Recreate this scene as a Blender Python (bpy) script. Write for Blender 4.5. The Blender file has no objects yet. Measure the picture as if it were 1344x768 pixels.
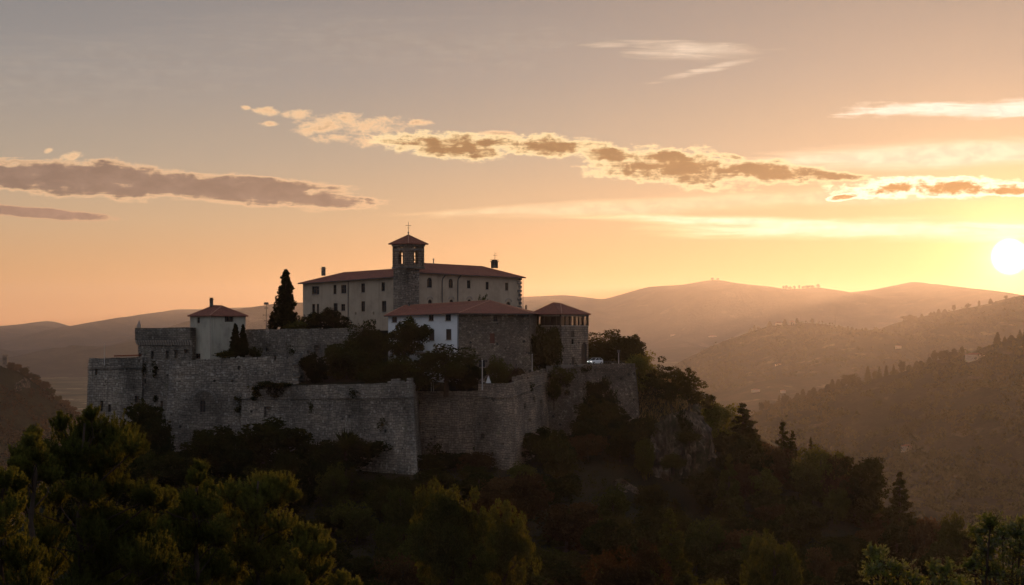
import bpy, math, random
import numpy as np
from mathutils import Vector

R = math.radians
random.seed(7)
F = 2508.0; HZ = 430.0; CX = 672.0          # focal length in pixels, horizon row, centre column of a 1344 px frame
COL = bpy.context.scene.collection
UP = Vector((0, 0, 1))
SUN_DIR = Vector(((1325 - CX) / F, 1.0, (HZ - 337) / F)).normalized()
SUN_EL = math.asin(SUN_DIR.z); SUN_AZ = math.atan2(SUN_DIR.x, SUN_DIR.y)

def P(px, py, Y): return Vector(((px - CX) / F * Y, Y, (HZ - py) / F * Y))
def XY(px, Y): return Vector(((px - CX) / F * Y, Y, 0))
def ZZ(py, Y): return (HZ - py) / F * Y

# ------------------------------------------------------------------ noise
def _h(ix, iy, seed):
    n = (ix * 374761393 + iy * 668265263 + seed * 974711) & 0x7fffffff
    n = ((n ^ (n >> 13)) * 1274126177) & 0x7fffffff
    return ((n ^ (n >> 16)) & 0xffff) / 65535.0
def vnoise(x, y, seed=0):
    x = np.asarray(x, float); y = np.asarray(y, float)
    ix = np.floor(x).astype(np.int64); iy = np.floor(y).astype(np.int64)
    fx = x - ix; fy = y - iy; fx = fx * fx * (3 - 2 * fx); fy = fy * fy * (3 - 2 * fy)
    a = _h(ix, iy, seed); b = _h(ix + 1, iy, seed); c = _h(ix, iy + 1, seed); d = _h(ix + 1, iy + 1, seed)
    return (a * (1 - fx) + b * fx) * (1 - fy) + (c * (1 - fx) + d * fx) * fy
def fbm(x, y, seed=0, oct=5):
    s = 0; a = 0.5
    for k in range(oct):
        s = s + a * vnoise(np.asarray(x) * 2 ** k, np.asarray(y) * 2 ** k, seed + k); a *= 0.5
    return s * 2 - 1      # about -1..1

# ------------------------------------------------------------------ node helpers
def mat(name):
    m = bpy.data.materials.new(name); m.use_nodes = True
    nt = m.node_tree; nt.nodes.clear()
    return m, nt
def nd(nt, typ, **kw):
    n = nt.nodes.new(typ)
    for k, v in kw.items(): setattr(n, k, v)
    return n
def val(nt, sock, v):
    if isinstance(v, (int, float)): sock.default_value = v
    elif isinstance(v, (tuple, list)):
        sock.default_value = tuple(v) if len(v) == len(sock.default_value) else tuple(v) + (1,)
    else: nt.links.new(v, sock)
def mth(nt, op, a, b=None, c=None, clamp=False):
    n = nd(nt, 'ShaderNodeMath', operation=op); n.use_clamp = clamp
    val(nt, n.inputs[0], a)
    if b is not None: val(nt, n.inputs[1], b)
    if c is not None: val(nt, n.inputs[2], c)
    return n.outputs[0]
def mix(nt, f, a, b, blend='MIX'):
    n = nd(nt, 'ShaderNodeMix', data_type='RGBA', blend_type=blend)
    val(nt, n.inputs[0], f); val(nt, n.inputs[6], a); val(nt, n.inputs[7], b)
    return n.outputs[2]
def noise(nt, vec, scale, detail=4, rough=0.55, dist=0.0):
    n = nd(nt, 'ShaderNodeTexNoise')
    if vec is not None: nt.links.new(vec, n.inputs['Vector'])
    n.inputs['Scale'].default_value = scale; n.inputs['Detail'].default_value = detail
    n.inputs['Roughness'].default_value = rough; n.inputs['Distortion'].default_value = dist
    return n.outputs['Fac']
def ramp(nt, fac, stops, interp='LINEAR'):
    n = nd(nt, 'ShaderNodeValToRGB'); cr = n.color_ramp; cr.interpolation = interp
    while len(cr.elements) < len(stops): cr.elements.new(0.5)
    for e, (p, c) in zip(cr.elements, stops):
        e.position = p; e.color = tuple(c) + (1,) if len(c) == 3 else c
    val(nt, n.inputs[0], fac)
    return n.outputs[0]
def rng_(nt, v, a, b, c=0.0, d=1.0, smooth=True):
    n = nd(nt, 'ShaderNodeMapRange'); n.interpolation_type = 'SMOOTHSTEP' if smooth else 'LINEAR'
    val(nt, n.inputs[0], v)
    for i, x in enumerate((a, b, c, d)): val(nt, n.inputs[i + 1], x)
    return n.outputs[0]
def bump(nt, h, strength, dist):
    n = nd(nt, 'ShaderNodeBump'); n.inputs['Strength'].default_value = strength; n.inputs['Distance'].default_value = dist
    nt.links.new(h, n.inputs['Height']); return n.outputs[0]
def out_surface(nt, s):
    o = nd(nt, 'ShaderNodeOutputMaterial'); nt.links.new(s, o.inputs['Surface'])
def pbsdf(nt, col, rough=0.9, nrm=None, spec=0.2, metal=0.0):
    p = nd(nt, 'ShaderNodeBsdfPrincipled')
    val(nt, p.inputs['Base Color'], col); val(nt, p.inputs['Roughness'], rough)
    p.inputs['Specular IOR Level'].default_value = spec; p.inputs['Metallic'].default_value = metal
    if nrm is not None: nt.links.new(nrm, p.inputs['Normal'])
    return p

def stone_mat(name, c1, c2, mortar, bw=0.9, bh=0.42, streak=0.5, patch=(0.5, 0.48, 0.44), holes=0.6, seedoff=0.0):
    m, nt = mat(name)
    uv = nd(nt, 'ShaderNodeTexCoord')
    mp = nd(nt, 'ShaderNodeMapping'); mp.inputs['Location'].default_value = (seedoff, seedoff, 0)
    # wobble the courses so they are not ruler straight
    wob = nd(nt, 'ShaderNodeTexNoise'); wob.inputs['Scale'].default_value = 0.35; wob.inputs['Detail'].default_value = 3
    nt.links.new(uv.outputs['UV'], wob.inputs['Vector'])
    ad = nd(nt, 'ShaderNodeMixRGB', blend_type='ADD'); ad.inputs[0].default_value = 0.45
    nt.links.new(uv.outputs['UV'], ad.inputs[1]); nt.links.new(wob.outputs['Color'], ad.inputs[2])
    nt.links.new(ad.outputs[0], mp.inputs['Vector']); v = mp.outputs[0]
    b = nd(nt, 'ShaderNodeTexBrick'); nt.links.new(v, b.inputs['Vector'])
    b.inputs['Color1'].default_value = (*c1, 1); b.inputs['Color2'].default_value = (*c2, 1); b.inputs['Mortar'].default_value = (*mortar, 1)
    b.inputs['Scale'].default_value = 1.0; b.inputs['Brick Width'].default_value = bw; b.inputs['Row Height'].default_value = bh
    b.inputs['Mortar Size'].default_value = 0.05; b.inputs['Mortar Smooth'].default_value = 0.4; b.inputs['Bias'].default_value = 0.0
    col = b.outputs['Color']
    o = uv.outputs['Object']
    # single stones: pale and dark ones
    vo = nd(nt, 'ShaderNodeTexVoronoi'); nt.links.new(v, vo.inputs['Vector']); vo.inputs['Scale'].default_value = 2.3
    sep = nd(nt, 'ShaderNodeSeparateColor'); nt.links.new(vo.outputs['Color'], sep.inputs[0])
    col = mix(nt, rng_(nt, sep.outputs[0], 0.88, 0.99, 0, 0.4), col, tuple(min(.7, x * 1.15) for x in patch))
    col = mix(nt, rng_(nt, sep.outputs[1], 0.78, 0.97, 0, 0.5), col, tuple(x * 0.35 for x in c1))
    # weathering in big uneven patches
    big = noise(nt, o, 0.09, 6, 0.65)
    col = mix(nt, 1.0, col, ramp(nt, big, [(0.33, (0.40, 0.41, 0.40)), (0.47, (0.85, 0.84, 0.82)), (0.56, (1.1, 1.06, 1.0)), (0.68, (1.6, 1.5, 1.38))]), 'MULTIPLY')
    # rain streaks, stretched down the wall
    ms = nd(nt, 'ShaderNodeMapping'); ms.inputs['Scale'].default_value = (0.9, 0.9, 0.07); nt.links.new(o, ms.inputs['Vector'])
    st = noise(nt, ms.outputs[0], 1.0, 5, 0.6)
    col = mix(nt, rng_(nt, st, 0.52, 0.72, 0, streak), col, tuple(x * 0.3 for x in c1))
    # lichen and moss
    ms2 = noise(nt, o, 0.35, 5, 0.6)
    col = mix(nt, rng_(nt, ms2, 0.60, 0.75, 0, 0.45), col, (0.10, 0.11, 0.06))
    # missing stones and putlog holes: dark spots paint the shade inside them
    vh = nd(nt, 'ShaderNodeTexVoronoi'); nt.links.new(v, vh.inputs['Vector']); vh.inputs['Scale'].default_value = 0.42
    hole = rng_(nt, vh.outputs['Distance'], 0.10, 0.16, 1, 0)
    col = mix(nt, mth(nt, 'MULTIPLY', hole, holes), col, (0.02, 0.02, 0.02))
    fine = noise(nt, o, 3.0, 6, 0.7)
    h = mth(nt, 'ADD', mth(nt, 'MULTIPLY', b.outputs['Fac'], -0.6), mth(nt, 'MULTIPLY', fine, 1.3))
    h = mth(nt, 'ADD', h, mth(nt, 'MULTIPLY', sep.outputs[2], 0.7))
    h = mth(nt, 'ADD', h, mth(nt, 'MULTIPLY', hole, -1.2))
    p = pbsdf(nt, col, 0.95, bump(nt, h, 0.9, 0.12), 0.1)
    out_surface(nt, p.outputs[0]); return m

def plaster_mat(name, col, dirt, amount=0.5, streak=0.4):
    m, nt = mat(name); tc = nd(nt, 'ShaderNodeTexCoord'); o = tc.outputs['Object']
    big = noise(nt, o, 0.25, 6, 0.65)
    c = mix(nt, rng_(nt, big, 0.42, 0.72, 0, amount), col, dirt)
    ms = nd(nt, 'ShaderNodeMapping'); ms.inputs['Scale'].default_value = (1.1, 1.1, 0.10); nt.links.new(o, ms.inputs['Vector'])
    st = noise(nt, ms.outputs[0], 1.0, 5, 0.65)
    c = mix(nt, rng_(nt, st, 0.50, 0.75, 0, streak), c, tuple(x * 0.45 for x in col))
    fl = noise(nt, o, 1.6, 5, 0.7)
    c = mix(nt, rng_(nt, fl, 0.62, 0.70, 0, 0.35), c, tuple(x * 0.6 for x in dirt))
    p = pbsdf(nt, c, 0.9, bump(nt, noise(nt, o, 4, 6, 0.7), 0.5, 0.05), 0.15)
    out_surface(nt, p.outputs[0]); return m

def tile_mat(name, c1, c2):
    m, nt = mat(name); tc = nd(nt, 'ShaderNodeTexCoord')
    w = nd(nt, 'ShaderNodeTexWave'); w.wave_type = 'BANDS'; w.bands_direction = 'X'; w.inputs['Scale'].default_value = 1.3
    w.inputs['Distortion'].default_value = 0.4
    nt.links.new(tc.outputs['UV'], w.inputs['Vector'])
    b = nd(nt, 'ShaderNodeTexBrick'); nt.links.new(tc.outputs['UV'], b.inputs['Vector'])
    b.inputs['Color1'].default_value = (*c1, 1); b.inputs['Color2'].default_value = (*c2, 1); b.inputs['Mortar'].default_value = (*[x * .35 for x in c2], 1)
    b.inputs['Scale'].default_value = 1; b.inputs['Brick Width'].default_value = 0.24; b.inputs['Row Height'].default_value = 0.38; b.inputs['Mortar Size'].default_value = 0.03
    n1 = noise(nt, tc.outputs['Object'], 0.45, 6, 0.7)
    c = mix(nt, rng_(nt, n1, 0.40, 0.68, 0, 0.7), b.outputs['Color'], tuple(x * 0.42 for x in c1))
    n2 = noise(nt, tc.outputs['Object'], 1.7, 5, 0.7)
    c = mix(nt, rng_(nt, n2, 0.58, 0.70, 0, 0.5), c, (0.26, 0.20, 0.15))
    h = mth(nt, 'ADD', w.outputs['Fac'], mth(nt, 'MULTIPLY', b.outputs['Fac'], -0.5))
    p = pbsdf(nt, c, 0.85, bump(nt, h, 0.8, 0.07), 0.2)
    out_surface(nt, p.outputs[0]); return m

def plain_mat(name, col, rough=0.6, spec=0.4, metal=0.0, var=0.25):
    m, nt = mat(name); tc = nd(nt, 'ShaderNodeTexCoord')
    n = noise(nt, tc.outputs['Object'], 2.5, 4, 0.6)
    c = mix(nt, rng_(nt, n, 0.35, 0.7, 0, var), col, tuple(x * 0.5 for x in col))
    p = pbsdf(nt, c, rough, None, spec, metal); out_surface(nt, p.outputs[0]); return m

def leaf_mat(name, c1, c2, transl=0.35, tcol=None, rough=0.6, gloss=0.0):
    m, nt = mat(name); tc = nd(nt, 'ShaderNodeTexCoord'); oi = nd(nt, 'ShaderNodeObjectInfo')
    n = noise(nt, tc.outputs['Object'], 0.6, 4, 0.7)
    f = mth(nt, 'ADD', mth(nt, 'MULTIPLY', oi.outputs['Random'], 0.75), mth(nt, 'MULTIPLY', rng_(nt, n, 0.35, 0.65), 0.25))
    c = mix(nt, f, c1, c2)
    n3 = noise(nt, tc.outputs['Object'], 6.0, 2, 0.7)
    c = mix(nt, 1.0, c, ramp(nt, n3, [(0.3, (0.6, 0.6, 0.6)), (0.7, (1.5, 1.45, 1.3))]), 'MULTIPLY')
    d = nd(nt, 'ShaderNodeBsdfDiffuse'); nt.links.new(c, d.inputs[0])
    t = nd(nt, 'ShaderNodeBsdfTranslucent')
    tc_ = mix(nt, 1.0, c, tcol or (2.2, 1.9, 0.7), 'MULTIPLY'); nt.links.new(tc_, t.inputs[0])
    ms = nd(nt, 'ShaderNodeMixShader'); ms.inputs[0].default_value = transl
    nt.links.new(d.outputs[0], ms.inputs[1]); nt.links.new(t.outputs[0], ms.inputs[2]); s = ms.outputs[0]
    if gloss:
        g = nd(nt, 'ShaderNodeBsdfGlossy'); g.inputs['Roughness'].default_value = 0.35; g.inputs[0].default_value = (0.9, 0.9, 0.9, 1)
        m2 = nd(nt, 'ShaderNodeMixShader'); m2.inputs[0].default_value = gloss
        nt.links.new(s, m2.inputs[1]); nt.links.new(g.outputs[0], m2.inputs[2]); s = m2.outputs[0]
    out_surface(nt, s); return m

M = {}
M['stone'] = stone_mat('weathered_stone', (0.29, 0.255, 0.215), (0.175, 0.155, 0.13), (0.08, 0.072, 0.065))
M['stone_warm'] = stone_mat('warm_stone', (0.34, 0.265, 0.205), (0.22, 0.17, 0.135), (0.06, 0.05, 0.04), bw=1.1, bh=0.52, patch=(0.34, 0.29, 0.24), seedoff=3.3)
M['rubble'] = stone_mat('rubble_stone', (0.25, 0.205, 0.165), (0.14, 0.112, 0.09), (0.08, 0.067, 0.055), bw=0.6, bh=0.33, patch=(0.45, 0.39, 0.33), holes=0.8, seedoff=7.1)
M['stone_grey'] = stone_mat('grey_stone', (0.30, 0.262, 0.222), (0.185, 0.16, 0.135), (0.07, 0.062, 0.055), bw=1.15, bh=0.55, streak=0.6, seedoff=11.7)
M['quoin'] = stone_mat('quoin_stone', (0.33, 0.30, 0.265), (0.22, 0.20, 0.18), (0.09, 0.08, 0.07), bw=1.2, bh=0.55, streak=0.25, holes=0.2)
M['plaster'] = plaster_mat('ochre_plaster', (0.44, 0.35, 0.255), (0.27, 0.21, 0.155), 0.6, 0.45)
M['plaster_tower'] = plaster_mat('grey_plaster', (0.42, 0.38, 0.30), (0.24, 0.22, 0.18), 0.7, 0.5)
M['white'] = plaster_mat('white_plaster', (0.80, 0.80, 0.79), (0.62, 0.60, 0.57), 0.4, 0.18)
M['tile'] = tile_mat('roof_tiles', (0.30, 0.10, 0.06), (0.20, 0.065, 0.04))
M['ridge'] = plain_mat('ridge_tile', (0.34, 0.17, 0.11), 0.85, 0.2, 0, 0.5)
M['trim'] = plain_mat('stone_trim', (0.36, 0.31, 0.26), 0.85, 0.2)
M['wood'] = plain_mat('dark_wood', (0.07, 0.045, 0.03), 0.7, 0.3)
M['wood_red'] = plain_mat('red_shutter', (0.13, 0.045, 0.03), 0.7, 0.3)
M['metal'] = plain_mat('dark_metal', (0.08, 0.08, 0.08), 0.5, 0.5)
M['pole'] = plain_mat('pale_pole', (0.45, 0.42, 0.38), 0.5, 0.5)
M['bronze'] = plain_mat('bell_bronze', (0.16, 0.11, 0.05), 0.4, 0.5, 0.7)
M['asphalt'] = plain_mat('terrace_paving', (0.17, 0.15, 0.13), 0.95, 0.1)
M['carpaint'] = plain_mat('white_car_paint', (0.78, 0.78, 0.78), 0.25, 0.5, 0.0, 0.05)
M['rubber'] = plain_mat('tyre_rubber', (0.02, 0.02, 0.02), 0.9, 0.2)
M['canvas'] = plain_mat('white_canvas', (0.5, 0.49, 0.46), 0.8, 0.2, 0, 0.1)
M['bark'] = plain_mat('tree_bark', (0.055, 0.038, 0.028), 0.95, 0.1, 0, 0.6)
def _glass():
    m, nt = mat('window_glass')
    p = pbsdf(nt, (0.012, 0.013, 0.015), 0.25, None, 0.3); out_surface(nt, p.outputs[0]); return m
M['glass'] = _glass()
def _clear():
    m, nt = mat('clear_glass')
    t = nd(nt, 'ShaderNodeBsdfTransparent'); t.inputs[0].default_value = (0.75, 0.73, 0.7, 1)
    g = nd(nt, 'ShaderNodeBsdfGlossy'); g.inputs['Roughness'].default_value = 0.05
    x = nd(nt, 'ShaderNodeMixShader'); x.inputs[0].default_value = 0.12
    nt.links.new(t.outputs[0], x.inputs[1]); nt.links.new(g.outputs[0], x.inputs[2]); out_surface(nt, x.outputs[0]); return m
M['clear'] = _clear()
def _lamp():
    m, nt = mat('car_lamp'); e = nd(nt, 'ShaderNodeEmission'); e.inputs[0].default_value = (1, 0.95, 0.85, 1); e.inputs[1].default_value = 3.0
    out_surface(nt, e.outputs[0]); return m
M['lamp'] = _lamp()
def _ground():
    m, nt = mat('hillside_ground'); tc = nd(nt, 'ShaderNodeTexCoord'); o = tc.outputs['Object']
    a = noise(nt, o, 0.05, 8, 0.65); b = noise(nt, o, 0.6, 6, 0.7)
    c = mix(nt, rng_(nt, a, 0.4, 0.6), (0.012, 0.013, 0.007), (0.028, 0.022, 0.012))
    c = mix(nt, rng_(nt, b, 0.6, 0.78, 0, 0.5), c, (0.08, 0.065, 0.04))
    p = pbsdf(nt, c, 1.0, bump(nt, b, 0.8, 0.5), 0.05); out_surface(nt, p.outputs[0]); return m
M['ground'] = _ground()
def _hill(name, c1, c2, c3, s):
    m, nt = mat(name); tc = nd(nt, 'ShaderNodeTexCoord'); o = tc.outputs['Object']
    a = noise(nt, o, s, 8, 0.6); b = noise(nt, o, s * 9, 6, 0.7)
    v = nd(nt, 'ShaderNodeTexVoronoi'); v.inputs['Scale'].default_value = s * 3.2; nt.links.new(o, v.inputs['Vector'])
    sp = nd(nt, 'ShaderNodeSeparateColor'); nt.links.new(v.outputs['Color'], sp.inputs[0])
    c = mix(nt, rng_(nt, a, 0.42, 0.6), c1, c2)
    c = mix(nt, mth(nt, 'MULTIPLY', rng_(nt, sp.outputs[0], 0.86, 0.93), rng_(nt, a, 0.5, 0.58)), c, c3)
    c = mix(nt, rng_(nt, b, 0.4, 0.65, 0, 0.5), c, tuple(x * 0.45 for x in c1))
    p = pbsdf(nt, c, 1.0, bump(nt, b, 1.0, 0.06 / s), 0.0); out_surface(nt, p.outputs[0]); return m
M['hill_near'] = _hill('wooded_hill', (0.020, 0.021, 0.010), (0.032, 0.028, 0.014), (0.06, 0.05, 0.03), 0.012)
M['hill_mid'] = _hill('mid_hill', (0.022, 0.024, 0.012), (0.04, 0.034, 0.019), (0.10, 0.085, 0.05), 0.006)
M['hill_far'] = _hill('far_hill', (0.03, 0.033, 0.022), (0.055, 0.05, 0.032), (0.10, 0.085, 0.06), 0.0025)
M['valley'] = _hill('valley_fields', (0.05, 0.055, 0.028), (0.12, 0.10, 0.06), (0.30, 0.26, 0.18), 0.004)
def _rock():
    m, nt = mat('cliff_rock'); tc = nd(nt, 'ShaderNodeTexCoord'); o = tc.outputs['Object']
    mp = nd(nt, 'ShaderNodeMapping'); mp.inputs['Scale'].default_value = (1, 1, 0.62); nt.links.new(o, mp.inputs['Vector'])
    a = noise(nt, mp.outputs[0], 0.35, 9, 0.7); b = noise(nt, o, 0.15, 6, 0.6)
    c = ramp(nt, a, [(0.38, (0.02, 0.015, 0.010)), (0.5, (0.075, 0.055, 0.038)), (0.6, (0.16, 0.125, 0.09)), (0.7, (0.34, 0.29, 0.23))])
    c = mix(nt, rng_(nt, b, 0.47, 0.57, 0, 0.9), c, (0.025, 0.026, 0.012))
    p = pbsdf(nt, c, 1.0, bump(nt, a, 1.0, 0.8), 0.1); out_surface(nt, p.outputs[0]); return m
M['rock'] = _rock()
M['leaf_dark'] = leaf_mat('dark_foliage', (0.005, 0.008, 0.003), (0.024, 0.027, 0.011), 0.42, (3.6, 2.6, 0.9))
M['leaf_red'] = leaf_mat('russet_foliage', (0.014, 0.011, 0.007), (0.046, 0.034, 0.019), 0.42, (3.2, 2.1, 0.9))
M['leaf_green'] = leaf_mat('green_foliage', (0.014, 0.020, 0.007), (0.044, 0.048, 0.018), 0.48, (3.0, 2.4, 0.8))
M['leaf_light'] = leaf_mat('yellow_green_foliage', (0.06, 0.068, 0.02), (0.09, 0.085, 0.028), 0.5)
M['leaf_pine'] = leaf_mat('pine_needles', (0.028, 0.036, 0.014), (0.062, 0.068, 0.027), 0.5, (2.9, 2.5, 0.9))
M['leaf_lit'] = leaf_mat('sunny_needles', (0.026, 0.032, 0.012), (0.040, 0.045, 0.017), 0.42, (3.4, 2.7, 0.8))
M['leaf_gloss'] = leaf_mat('glossy_leaves', (0.05, 0.065, 0.02), (0.09, 0.10, 0.03), 0.45, (2.6, 2.3, .8), 0.4, 0.04)
M['grass'] = leaf_mat('dry_grass', (0.20, 0.15, 0.075), (0.26, 0.19, 0.10), 0.4, (1.6, 1.2, 0.7))

# ------------------------------------------------------------------ object helpers
def tag(o, label=None, cat=None, group=None, kind=None):
    if label: o['label'] = label
    if cat: o['category'] = cat
    if group: o['group'] = group
    if kind: o['kind'] = kind
    return o
def wloc(o):
    v = Vector((0, 0, 0))
    while o is not None: v += o.location; o = o.parent
    return v
def empty(name, loc):
    e = bpy.data.objects.new(name, None); e.empty_display_size = 0.5; COL.objects.link(e); e.location = loc; return e
class MB:
    def __init__(s): s.v = []; s.f = []
    def add(s, vs, fs):
        n = len(s.v); s.v += [Vector(v) for v in vs]; s.f += [tuple(i + n for i in f) for f in fs]
    def quad(s, a, b, c, d): s.add([a, b, c, d], [(0, 1, 2, 3)])
    def tri(s, a, b, c): s.add([a, b, c], [(0, 1, 2)])
    def box(s, c, sx, sy, sz, ax=None):
        """c centre of the bottom face; ax horizontal unit x axis"""
        ax = (ax or Vector((1, 0, 0))).normalized(); ay = UP.cross(ax); c = Vector(c)
        p = [c + ax * (i * sx / 2) + ay * (j * sy / 2) + UP * (k * sz) for k in (0, 1) for j in (-1, 1) for i in (-1, 1)]
        s.add(p, [(0, 2, 3, 1), (4, 5, 7, 6), (0, 1, 5, 4), (2, 6, 7, 3), (0, 4, 6, 2), (1, 3, 7, 5)])
    def bar(s, a, b, w, h=None, up=UP):
        a = Vector(a); b = Vector(b); h = h or w; d = (b - a).normalized()
        u = d.cross(up)
        if u.length < 1e-3: u = d.cross(Vector((1, 0, 0)))
        u.normalize(); q = u.cross(d)
        p = [e + u * (i * w / 2) + q * (j * h / 2) for e in (a, b) for i, j in ((-1, -1), (1, -1), (1, 1), (-1, 1))]
        s.add(p, [(0, 1, 2, 3), (7, 6, 5, 4), (0, 4, 5, 1), (1, 5, 6, 2), (2, 6, 7, 3), (3, 7, 4, 0)])
    def tube(s, pts, rad, n=8):
        pts = [Vector(p) for p in pts]; rings = []
        for i, p in enumerate(pts):
            d = (pts[min(i + 1, len(pts) - 1)] - pts[max(i - 1, 0)]).normalized()
            u = d.cross(UP)
            if u.length < 1e-2: u = d.cross(Vector((1, 0, 0)))
            u.normalize(); q = u.cross(d); r = rad[i] if isinstance(rad, (list, tuple)) else rad
            rings.append([p + (u * math.cos(t) + q * math.sin(t)) * r for t in [2 * math.pi * k / n for k in range(n)]])
        fs = []
        for i in range(len(pts) - 1):
            for k in range(n):
                fs.append((i * n + k, i * n + (k + 1) % n, (i + 1) * n + (k + 1) % n, (i + 1) * n + k))
        fs.append(tuple(range(n))[::-1]); fs.append(tuple((len(pts) - 1) * n + k for k in range(n)))
        s.add([v for r in rings for v in r], fs)
    def prism(s, poly, zt, zb):
        n = len(poly); zt = zt if isinstance(zt, (list, tuple)) else [zt] * n
        s.add([Vector((p.x, p.y, z)) for p, z in zip(poly, zt)] + [Vector((p.x, p.y, zb)) for p in poly],
              [tuple(range(n)), tuple(range(2 * n - 1, n - 1, -1))] + [(i, n + i, n + (i + 1) % n, (i + 1) % n) for i in range(n)])
    def build(s, name, m, parent=None, origin=None, smooth=False):
        if parent is None and origin is None:
            lo = [min(v[i] for v in s.v) for i in range(3)]; hi = [max(v[i] for v in s.v) for i in range(3)]
            origin = Vector(((lo[0] + hi[0]) / 2, (lo[1] + hi[1]) / 2, lo[2]))
        off = wloc(parent) if parent is not None else Vector(origin)
        me = bpy.data.meshes.new(name); me.from_pydata([tuple(v - off) for v in s.v], [], s.f); me.update()
        me.materials.append(M[m] if isinstance(m, str) else m)
        uvl = me.uv_layers.new(name='UVMap').data
        for p in me.polygons:
            n = p.normal
            if abs(n.z) > 0.999: t = Vector((1, 0, 0)); w = Vector((0, 1, 0))
            else: t = UP.cross(n).normalized(); w = n.cross(t)
            for li in p.loop_indices:
                q = me.vertices[me.loops[li].vertex_index].co + off
                uvl[li].uv = (q.dot(t), q.dot(w))
            p.use_smooth = smooth
        o = bpy.data.objects.new(name, me); COL.objects.link(o)
        if parent is not None: o.parent = parent
        else: o.location = origin
        return o

def np_obj(name, verts, faces, m, parent=None, loc=(0, 0, 0), smooth=False, link=True):
    """verts Nx3 (local), faces MxK (quads or triangles)"""
    me = bpy.data.meshes.new(name); verts = np.ascontiguousarray(verts, dtype=np.float32); faces = np.ascontiguousarray(faces, dtype=np.int32)
    k = faces.shape[1]
    me.vertices.add(len(verts)); me.vertices.foreach_set('co', verts.ravel())
    me.loops.add(faces.size); me.loops.foreach_set('vertex_index', faces.ravel())
    me.polygons.add(len(faces)); me.polygons.foreach_set('loop_start', np.arange(0, faces.size, k, dtype=np.int32))
    me.polygons.foreach_set('loop_total', np.full(len(faces), k, dtype=np.int32))
    me.polygons.foreach_set('use_smooth', np.full(len(faces), smooth))
    me.update(calc_edges=True)
    me.materials.append(M[m] if isinstance(m, str) else m)
    o = bpy.data.objects.new(name, me)
    if link: COL.objects.link(o)
    o.parent = parent; o.location = loc
    return o

# ------------------------------------------------------------------ terrain
CTRL = []
def cp(px, py, Y): p = P(px, py, Y); CTRL.append((p.x, p.y, p.z))
def cw(x, y, z): CTRL.append((x, y, z))
# foot of the walls
for a in [(60, 640, 445), (118, 590, 442), (222, 606, 428), (300, 606, 424), (450, 612, 412), (545, 624, 400), (600, 612, 412), (683, 618, 400),
          (722, 582, 424), (770, 560, 432), (832, 548, 438)]: cp(*a)
# slope towards the camera
for a in [(118, 660, 400), (300, 660, 390), (450, 670, 380), (545, 680, 375), (683, 690, 370), (770, 640, 395), (800, 720, 360),
          (880, 560, 432), (900, 700, 395), (1000, 640, 425), (1000, 740, 380), (1100, 680, 415), (1200, 740, 405), (1344, 800, 390), (1100, 790, 360)]: cp(*a)
# the shoulder right of the castle
for a in [(860, 492, 448), (900, 528, 446), (930, 572, 446), (1000, 612, 446), (1080, 634, 442), (1200, 706, 432), (1344, 790, 420)]: cp(*a)
# plateau under the castle
for a in [(200, 500, 470), (350, 520, 480), (540, 560, 455), (600, 450, 480), (700, 480, 465), (800, 485, 462), (540, 605, 430), (300, 595, 445), (660, 605, 425), (590, 612, 420), (430, 605, 430), (760, 570, 445)]: cp(*a)
for x, y, z in [(-80, 520, -30), (0, 540, -25), (60, 520, -35), (-80, 600, -90), (0, 620, -90), (90, 600, -95), (150, 480, -95), (170, 400, -115), (-130, 450, -70), (-170, 450, -120), (-150, 380, -100),
                (-260, 450, -190), (260, 450, -170), (-100, 330, -55), (0, 330, -46), (50, 330, -48), (110, 340, -62), (-60, 330, -50), (0, 280, -52), (25, 260, -47), (-80, 280, -62), (80, 280, -62), (0, 230, -40), (0, 200, -31), (24, 205, -33), (28, 232, -40), (90, 220, -76), (-90, 220, -78),
                (0, 180, -35), (22, 182, -38), (0, 130, -68), (80, 140, -78), (-80, 140, -72), (0, 95, -42), (-35, 90, -34), (40, 90, -40), (-30, 65, -17), (0, 65, -20), (30, 65, -19), (20, 35, -8.5), (-20, 35, -9), (0, 35, -9),
                (0, 0, -1.8), (-40, 0, -3), (40, 0, -3), (0, -60, 1), (-60, -60, 0), (60, -60, 0), (-120, 30, -20), (120, 30, -25), (0, -200, -30), (200, -150, -70), (-200, -150, -60),
                (-260, 150, -130), (260, 150, -140), (-300, 300, -180), (300, 300, -170), (0, 760, -190), (-250, 700, -210), (250, 700, -205), (-320, 560, -215), (320, 560, -205)]: cw(x, y, z)
_C = np.array(CTRL)
def _tps(r2): return np.where(r2 > 1e-9, r2 * np.log(r2 + 1e-12), 0.0)
_xy = _C[:, :2] / 100.0
_K = _tps(((_xy[:, None, :] - _xy[None, :, :]) ** 2).sum(-1)) + np.eye(len(_C)) * 0.004
_Pm = np.hstack([np.ones((len(_C), 1)), _xy])
_A = np.block([[_K, _Pm], [_Pm.T, np.zeros((3, 3))]])
_W = np.linalg.solve(_A, np.concatenate([_C[:, 2], np.zeros(3)]))
VALLEY = -340.0
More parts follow.
